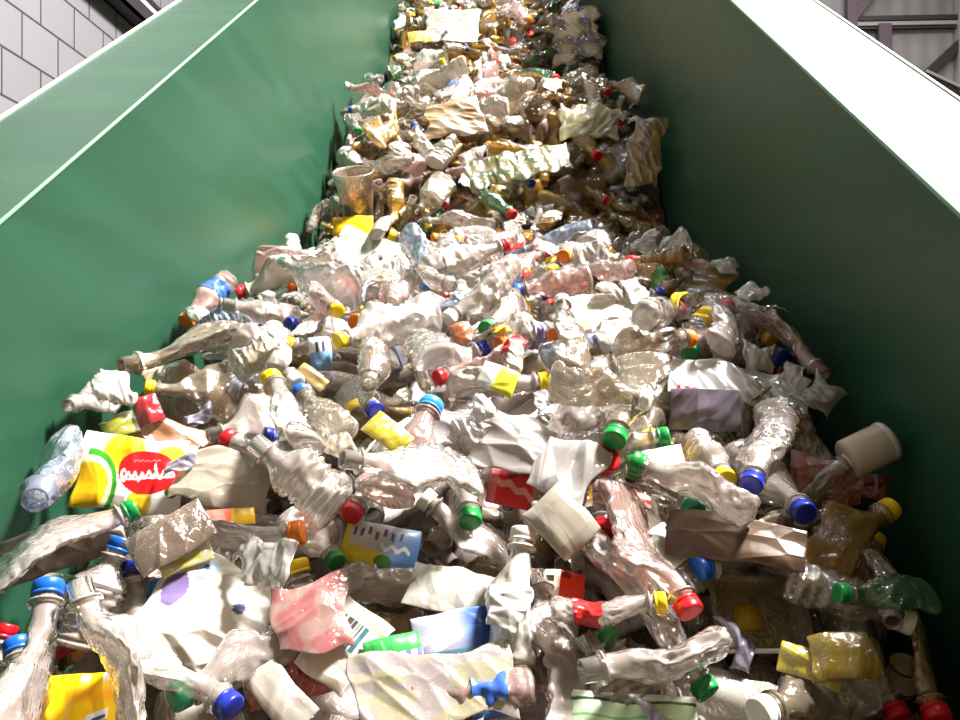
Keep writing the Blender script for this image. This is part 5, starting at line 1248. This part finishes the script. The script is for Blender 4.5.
# fittings on the block wall
o = solid('steel_channel', boxes([(-1.999, -1.90, -1, 8.99, 3.80, 3.815), (-1.999, -1.985, -1, 8.99, 3.80, 3.885), (-1.915, -1.90, -1, 8.99, 3.80, 3.885)]), STEEL)  # plain open steel channel running just off the block wall
tag(o, 'dark steel channel running along the white block wall', 'rail')
o = solid('wall_pipe', tube((-1.972, -1, 3.945), (-1.972, 8.99, 3.945), .027), WEDGE, smooth=True); tag(o, 'white pipe above the dark steel channel on the block wall', 'pipe')
o = solid('wall_conduit', tube((-1.978, -1, 4.005), (-1.978, 8.99, 4.005), .02), STEEL, smooth=True); tag(o, 'thin dark conduit above the white pipe on the block wall', 'conduit')
# steel framing of the end wall
fr = empty('wall_frame', Matrix.Translation((4.6, 8.99, 0)))
def fpart(name, geo, mat, bevel=.004):
    vs = [Vector(v) - Vector((4.6, 8.99, 0)) for v in geo[0]]
    return solid(name, (vs, geo[1]), mat, fr, bevel)
fpart('post', bar((5.02, 8.99, 0), (5.02, 8.99, 9), .065, .10), PALES)
fpart('post', bar((3.84, 8.99, 0), (3.84, 8.99, 9), .11, .09), PURPL)
fpart('rail', bar((3.0, 8.99, 5.755), (8.9, 8.99, 5.79), .055, .07), STEEL)
fpart('rail', bar((3.0, 8.99, 5.70), (8.9, 8.99, 5.735), .045, .06), PALES)
fpart('rail', bar((3.0, 8.99, 5.655), (8.9, 8.99, 5.69), .025, .05), STEEL)
fpart('brace', bar((4.62, 8.99, 5.10), (5.9, 8.99, 6.30), .10, .08), STEEL)
fpart('brace', bar((3.86, 8.99, 5.78), (4.3, 8.99, 6.35), .10, .08), PURPL)
fpart('beam', bar((4.10, 8.99, 5.30), (6.6, 8.99, 3.98), .17, .12), pbr('plum_dark_steel', (52, 36, 50), .5))
fpart('flange', bar((4.62, 8.99, 5.16), (6.6, 8.99, 4.20), .03, .125), PALES)
fpart('gusset', bar((4.20, 8.99, 5.40), (4.20, 8.99, 5.70), .14, .085), PURPL)
tag(fr, 'steel frame of posts, rails and braces on the grey end wall', 'frame')

# ------------------------------------------------------------------ the conveyor
V0, V1 = -1.75, 7.6
cv = empty('inclined_conveyor', Matrix.Translation(conv(0, V0, WBELT)))
CV0 = conv(0, V0, WBELT)
def cpart(name, lst, mat, bevel=0, parent=None):
    vs, fs = boxes(lst, lambda u, v, w: conv(u, v, w) - CV0)
    o = solid(name, (vs, fs), mat, parent or cv, bevel); return o
cpart('belt', [(UL + .002, UR - .002, V0 + .05, V1, WBELT - .02, WBELT)], RUBBER)
for Yc in (.15, 2.10, 3.50, 5.02):
    vv = v_at(Yc, -1.3); cpart('cleat', [(UL + .01, UR - .01, vv - .012, vv + .012, WBELT, WBELT + .09)], RUBBER, .004)
for s, uin, wt, fw in ((-1, UL, WTOP, .180), (1, UR, WTOP + .004, .172)):
    out_ = uin + s * .006
    p = cpart('side_panel', [tuple(sorted((uin, out_))) + (V0, V1, WBELT - .06, wt - .001)], PANEL)
    cpart('top_flange', [tuple(sorted((uin + s * .0005, uin + s * fw))) + (V0, V1, wt - .006, wt)], GREEN)
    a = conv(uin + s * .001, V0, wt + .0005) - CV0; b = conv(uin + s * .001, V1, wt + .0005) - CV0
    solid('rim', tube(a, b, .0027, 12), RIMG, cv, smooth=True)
    cpart('outer_lip', [tuple(sorted((uin + s * fw, uin + s * (fw + .005)))) + (V0, V1, wt - .05, wt + .0025)], WEDGE, .001)
    for vb in (-.4, 1.6, 3.6, 5.6):
        cpart('rib', [tuple(sorted((uin + s * .007, uin + s * (fw - .01)))) + (vb - .005, vb + .005, WBELT - .06, wt - .007)], GREEN)
    cpart('stringer', [tuple(sorted((uin + s * .007, uin + s * .09))) + (V0, V1, WBELT - .16, WBELT - .062)], GREEN, .004)
    for vb in (.3, 3.0, 6.0):
        q = conv(uin + s * .05, vb, WBELT - .162) - CV0; z0 = -CV0.z
        solid('leg', boxes([(q.x - .04, q.x + .04, q.y - .04, q.y + .04, z0, q.z + .02)]), GREEN, cv)
tag(cv, 'green steel inclined conveyor trough carrying the plastic upward', 'conveyor')

# ------------------------------------------------------------------ the mass of plastic under the counted pieces
svs, sfs, smi, _ = stuff_geo(LAY['drop'])
sm = mesh('plastic_heap', svs, sfs)
for m in (pbr('packed_scrap', (104, 88, 72), .6, bump=.8, bscale=60), PET['clear'], PET['smoky'], PET['rosy'], PET['amber'], PET['milky']): sm.materials.append(m)
sm.polygons.foreach_set('material_index', smi)
tag(put('plastic_heap', sm), 'mass of crushed bottles packed beneath the counted ones on the belt', 'plastic waste', kind='stuff')

# ------------------------------------------------------------------ wrappers, films, packets
MAT = {PK: printed('printed_packet', .32), FO: printed('silvery_foil', .25, .35), FI: thin('printed_film', (255, 255, 255), .22, rough=.15, attr='print')}
CLEARF = thin('crinkled_clear_film', (255, 255, 255), .35, rough=.08, attr='print', gloss=1.6)
marks = []    # landmarks for the bottles' labels: (pixel x, pixel y, words)
for i, *row in LAY['sheets']:
    name, cat, lab, (px, py), wh, roll, face, mt, th, cr, art, *_ = SHEETS[i]
    loc, q, s, W, H = row[0:3], row[3:7], row[7], row[8], row[9]
    big = wh[0] * wh[1]
    n = 100 if name == 'fruit_wrapper' else 60 if big > 4200 or 'barcode' in name or name == 'snack_packet' else 56
    vs, fs, uv = sheet_geo(W, H, n, th, cr * .75, 26, i, curl=.006 if mt != 'foil' else .004, ragged=.12 if mt != PK else .05)
    me = mesh(name, vs, fs)
    at = me.color_attributes.new('print', 'FLOAT_COLOR', 'POINT')
    cols = []
    for s_, t_ in uv: cols += srgb(art(s_, t_))
    at.data.foreach_set('color', cols)
    o = put(name, me, CLEARF if name in ('crinkled_clear_film', 'shiny_white_film', 'dusty_film', 'white_film') else MAT[FI] if cat == 'film' and name not in ('grey_film', 'brown_film', 'coral_strip') else MAT[mt])
    o.matrix_world = Matrix.Translation(loc) @ Quaternion(q).to_matrix().to_4x4() @ Matrix.Scale(s, 4)
    tag(o, lab, cat)
    qx = to_pixel(Vector(loc)); marks.append((qx[0], qx[1], name.replace('_', ' '), name))

# ------------------------------------------------------------------ cup, tub, tin, tray
def mat_of(row): return Matrix.Translation(row[0:3]) @ Quaternion(row[3:7]).to_matrix().to_4x4() @ Matrix.Scale(row[7], 4)
for (kind, *_), row in zip(SOLIDS, LAY['solids']):
    m = mat_of(row)
    if kind == 'cup':
        r = empty('plastic_cup', m); put('cup_body', mesh('cup_body', *cup_geo()), thin('cup_plastic', (235, 215, 195), .66, tint=(246, 236, 224)), r)
        put('residue', mesh('residue', *residue_geo()), pbr('orange_residue', (245, 120, 50), .5), r)['label'] = 'orange residue'
        tag(r, 'clear drinking cup with orange residue standing by the lit panel', 'cup')
    if kind == 'tub':
        r = empty('plastic_tub', m); put('tub_body', mesh('tub_body', *tub_geo()), pbr('dusty_white_tub', (205, 190, 168), .4), r)
        put('tub_rim', mesh('tub_rim', *lathe([(.0247, .050), (.0256, .052), (.0256, .056), (.0235, .058)], 32, False, False)), PET['milky'], r)
        tag(r, 'small dusty white tub lying against the shaded panel', 'tub')
    if kind == 'can':
        r = empty('tin_can', m); put('can_body', mesh('can_body', *can_geo()), pbr('cream_tin', (216, 206, 170), .4), r)
        for z in (.003, .040): put('can_rim', mesh('can_rim', *ring_geo(z)), STEEL, r)
        tag(r, 'short cream tin with dark rims near the shaded panel', 'can')
    if kind == 'tray':
        r = empty('plastic_tray', m); put('tray_shell', mesh('tray_shell', *tray_geo(), smooth=False), thin('tray_plastic', (150, 132, 92), .35, tint=(215, 205, 170)), r)
        rim = put('tray_rim', mesh('tray_rim', *boxes([(-.047, .047, -.0395, -.0355, .0245, .0275)])), WEDGE, r); rim['label'] = 'pale front rim'
        f = put('food_label', mesh('food_label', *boxes([(-.022, .004, -.010, .018, .0020, .0028)])), pbr('yellow_film_label', (205, 175, 50), .4), r); f['label'] = 'yellow label on the tray floor'
        tag(r, 'open brownish clear tray with a pale front rim', 'tray')
marks += [(*to_pixel(Vector(row[0:3])), {'cup': 'clear cup', 'tub': 'dusty tub', 'can': 'cream tin', 'tray': 'open tray'}[k[0]], k[0]) for k, row in zip(SOLIDS, LAY['solids'])]

# ------------------------------------------------------------------ bottles
CAPMESH = mesh('cap', *cap_geo())
BODY = [mesh('bottle_body', *bottle_geo(v)) for v in range(len(VAR))]
SLEEVE = [mesh('label_sleeve', *sleeve_geo(v)) for v in range(len(VAR))]
for me, mt in [(CAPMESH, CAPM['white'])] + [(b, PET['clear']) for b in BODY] + [(b, SLM['white']) for b in SLEEVE]: me.materials.append(mt)
FORM = {0: 'big crumpled', 1: 'big flattened', 2: 'ribbed slim', 3: 'flattened slim', 4: 'squashed stubby', 5: 'small crumpled', 6: 'boxy', 7: 'wide crumpled', 8: 'waisted slim', 9: 'pressed-flat', 10: 'short boxy', 11: 'small plump', 12: 'ribbed crumpled'}
NECKRING = mesh('neck_ring', *lathe([(.0126, -.0012), (.0176, -.0012), (.0176, .0014), (.0126, .0014)], 32, False, False))
NECKRING.materials.append(PET['clear'])
proto = {}
for v in range(len(VAR)):
    root = bpy.data.objects.new('plastic_bottle', None); root.empty_display_size = .05
    body = bpy.data.objects.new('bottle_body', BODY[v]); body.parent = root
    cap = bpy.data.objects.new('cap', CAPMESH); cap.parent = root; cap.location = (0, 0, cap_z(v))
    sl = bpy.data.objects.new('label_sleeve', SLEEVE[v]); sl.parent = root
    nr = bpy.data.objects.new('neck_ring', NECKRING); nr.parent = root; nr.location = (0, 0, VAR[v][1] - .0300 + .0072)
    proto[v] = (root, body, cap, sl, nr)
def recolour(o, m): o.material_slots[0].link = 'OBJECT'; o.material_slots[0].material = m
rnd = random.Random(11)
recs = []
for v, tint, cc, kind, *row in LAY['bottles']:
    root, body, cap, sl, nr = proto[v]
    r = root.copy(); C.objects.link(r); r.matrix_world = mat_of(row)
    b = body.copy(); b.parent = r; C.objects.link(b); recolour(b, PET[tint])
    q = nr.copy(); q.parent = r; C.objects.link(q); recolour(q, PET[tint])
    if cc:
        k = cap.copy(); k.parent = r; C.objects.link(k); recolour(k, CAPM[cc])
    slv = None
    if rnd.random() < (.10 if kind else .14):
        slv = rnd.choice(['white', 'white', 'pink', 'lavender'] + list(SLV)); s = sl.copy(); s.parent = r; C.objects.link(s); recolour(s, SLM[slv])
    ctr = r.matrix_world @ Vector((0, 0, VAR[v][1] * .55))
    recs.append((r, v, tint, cc, slv, ctr))
caprecs = []
for cc, *row in LAY['caps']:
    k = bpy.data.objects.new('bottle_cap', CAPMESH); C.objects.link(k); k.matrix_world = mat_of(row); recolour(k, CAPM[cc])
    caprecs.append((k, cc, Vector(row[0:3])))
SCM = {'clear': thin('clear_scrap', (242, 236, 232), .55), 'white': thin('white_scrap', (246, 242, 234), .08), 'pink': thin('pink_scrap', (240, 178, 172), .25), 'beige': thin('beige_scrap', (226, 204, 176), .2),
       'lavender': thin('lavender_scrap', (190, 184, 214), .2), 'red': pbr('red_scrap', (214, 44, 40), .3), 'orange': pbr('orange_scrap', (240, 130, 60), .3), 'yellow': pbr('yellow_scrap', (246, 214, 60), .3),
       'blue': pbr('blue_scrap', (60, 96, 180), .3), 'green': pbr('green_scrap', (70, 150, 84), .3)}
SCMESH = []
for k in range(len(SCRAPS)):
    me = mesh('film_scrap', *scrap_geo(k)[:2]); me.materials.append(SCM[SCRAPS[k][4]]); SCMESH.append(me)
scraprecs = []
for i, *row in LAY['scraps']:
    o = bpy.data.objects.new('film_scrap', SCMESH[i]); C.objects.link(o); o.matrix_world = mat_of(row)
    scraprecs.append((o, SCRAPS[i][4], Vector(row[0:3])))
# labels: look first, then the nearest wrapper, cup, tub, tin or tray one can find
def spot(ctr):
    x, y = to_pixel(ctr); best = min(marks, key=lambda q: ((q[0] - x) ** 2 + (q[1] - y) ** 2) / (1 + .0))
    dx, dy = x - best[0], y - best[1]; d = math.hypot(dx, dy)
    rel = 'beside' if d < 22 else ('uphill of' if dy < 0 else 'downhill of') if abs(dy) > abs(dx) else ('on the lit-panel side of' if dx < 0 else 'on the shaded-panel side of')
    return rel, 'the ' + best[2], d
ORD = ['nearest', 'second nearest', 'third nearest', 'fourth nearest', 'fifth nearest', 'sixth nearest', 'seventh nearest', 'eighth nearest']
byl = {}
for r, v, tint, cc, slv, ctr in recs:
    look = FORM[v] + ' ' + tint + ' bottle' + (' with ' + cc + ' cap' if cc else '') + ((' and ' if cc else ' with ') + slv + ' label' if slv else '')
    rel, mk, d = spot(ctr); byl.setdefault((look, rel, mk), []).append((d, r))
for k, cc, ctr in caprecs:
    rel, mk, d = spot(ctr); byl.setdefault(('loose ' + cc + ' bottle cap', rel, mk), []).append((d, k))
for o, col, ctr in scraprecs:
    rel, mk, d = spot(ctr); byl.setdefault((col + ' crinkled film scrap', rel, mk), []).append((d, o))
for (look, rel, mk), lst in byl.items():
    lst.sort(key=lambda q: q[0])
    for n, (d, o) in enumerate(lst):
        t = look + ' ' + rel + ' ' + mk if len(lst) == 1 else look + ', ' + ORD[min(n, 7)] + ' ' + rel.replace('beside', 'to') + ' ' + mk
        if len(t.split()) > 16: t = t.replace(' on the lit-panel side of the', ' lit-panel side of').replace(' on the shaded-panel side of the', ' shaded-panel side of')
        if 'film scrap' in look: tag(o, t, 'scrap', 'torn film scraps on the heap'); continue
        cap_ = 'loose' in look
        tag(o, t, 'bottle cap' if cap_ else 'bottle', 'loose caps on the heap' if cap_ else 'crushed bottles on the conveyor')

# ------------------------------------------------------------------ camera and light
cam = bpy.data.cameras.new('camera'); cam.sensor_width = 36; cam.lens = FPX * 36 / 960; cam.clip_end = 100
co = bpy.data.objects.new('camera', cam); C.objects.link(co); co.location = CAM; co.rotation_euler = (PI / 2, 0, YAW)
sc = bpy.context.scene; sc.camera = co
def area(name, loc, target, sx, sy, power, col, spread=180):
    l = bpy.data.lights.new(name, 'AREA'); l.shape = 'RECTANGLE'; l.size = sx; l.size_y = sy; l.energy = power; l.color = col; l.spread = math.radians(spread)
    o = bpy.data.objects.new(name, l); C.objects.link(o); o.location = loc
    o.rotation_euler = (Vector(target) - Vector(loc)).to_track_quat('-Z', 'Y').to_euler(); return o
area('roof_light', (4.1, 4.9, 8.6), (1.2, 1.5, 2.2), 3.4, 4.4, 750, (1, .98, .95))
area('roof_lamp', (3.6, 1.3, 8.7), (0, 2.0, 2.6), 1.0, 1.0, 840, (1, .955, .91), 90)
for x, y in ((.9, 2.3), (1.1, 4.6), (1.0, 7.2), (2.9, 7.6), (6.2, 2.6), (2.2, -1.4)):  # unseen small lamps, added only to scatter glints over the plastic
    area('glint_lamp', (x, y, 8.9), (x, y - .01, 0), .22, .22, 34, (1, .97, .93))
area('glint_lamp', (-2.6 + .9, 6.6, 8.3), (-.6, 1.7, 2.7), 1.0, .4, 40, (.95, 1, .98))
w = bpy.data.worlds.new('world'); sc.world = w; w.use_nodes = True
bg = w.node_tree.nodes['Background']; bg.inputs[0].default_value = srgb((255, 210, 140)); bg.inputs[1].default_value = .26
sc.view_settings.view_transform = 'Standard'; sc.view_settings.look = 'None'; sc.view_settings.gamma = 1; sc.view_settings.use_curve_mapping = False
sc.view_settings.exposure = 0.0
cy = sc.cycles; cy.max_bounces = 10; cy.transparent_max_bounces = 24; cy.transmission_bounces = 8; cy.glossy_bounces = 4; cy.diffuse_bounces = 4
cy.use_denoising = True; cy.sample_clamp_indirect = 6; cy.caustics_reflective = False; cy.caustics_refractive = False
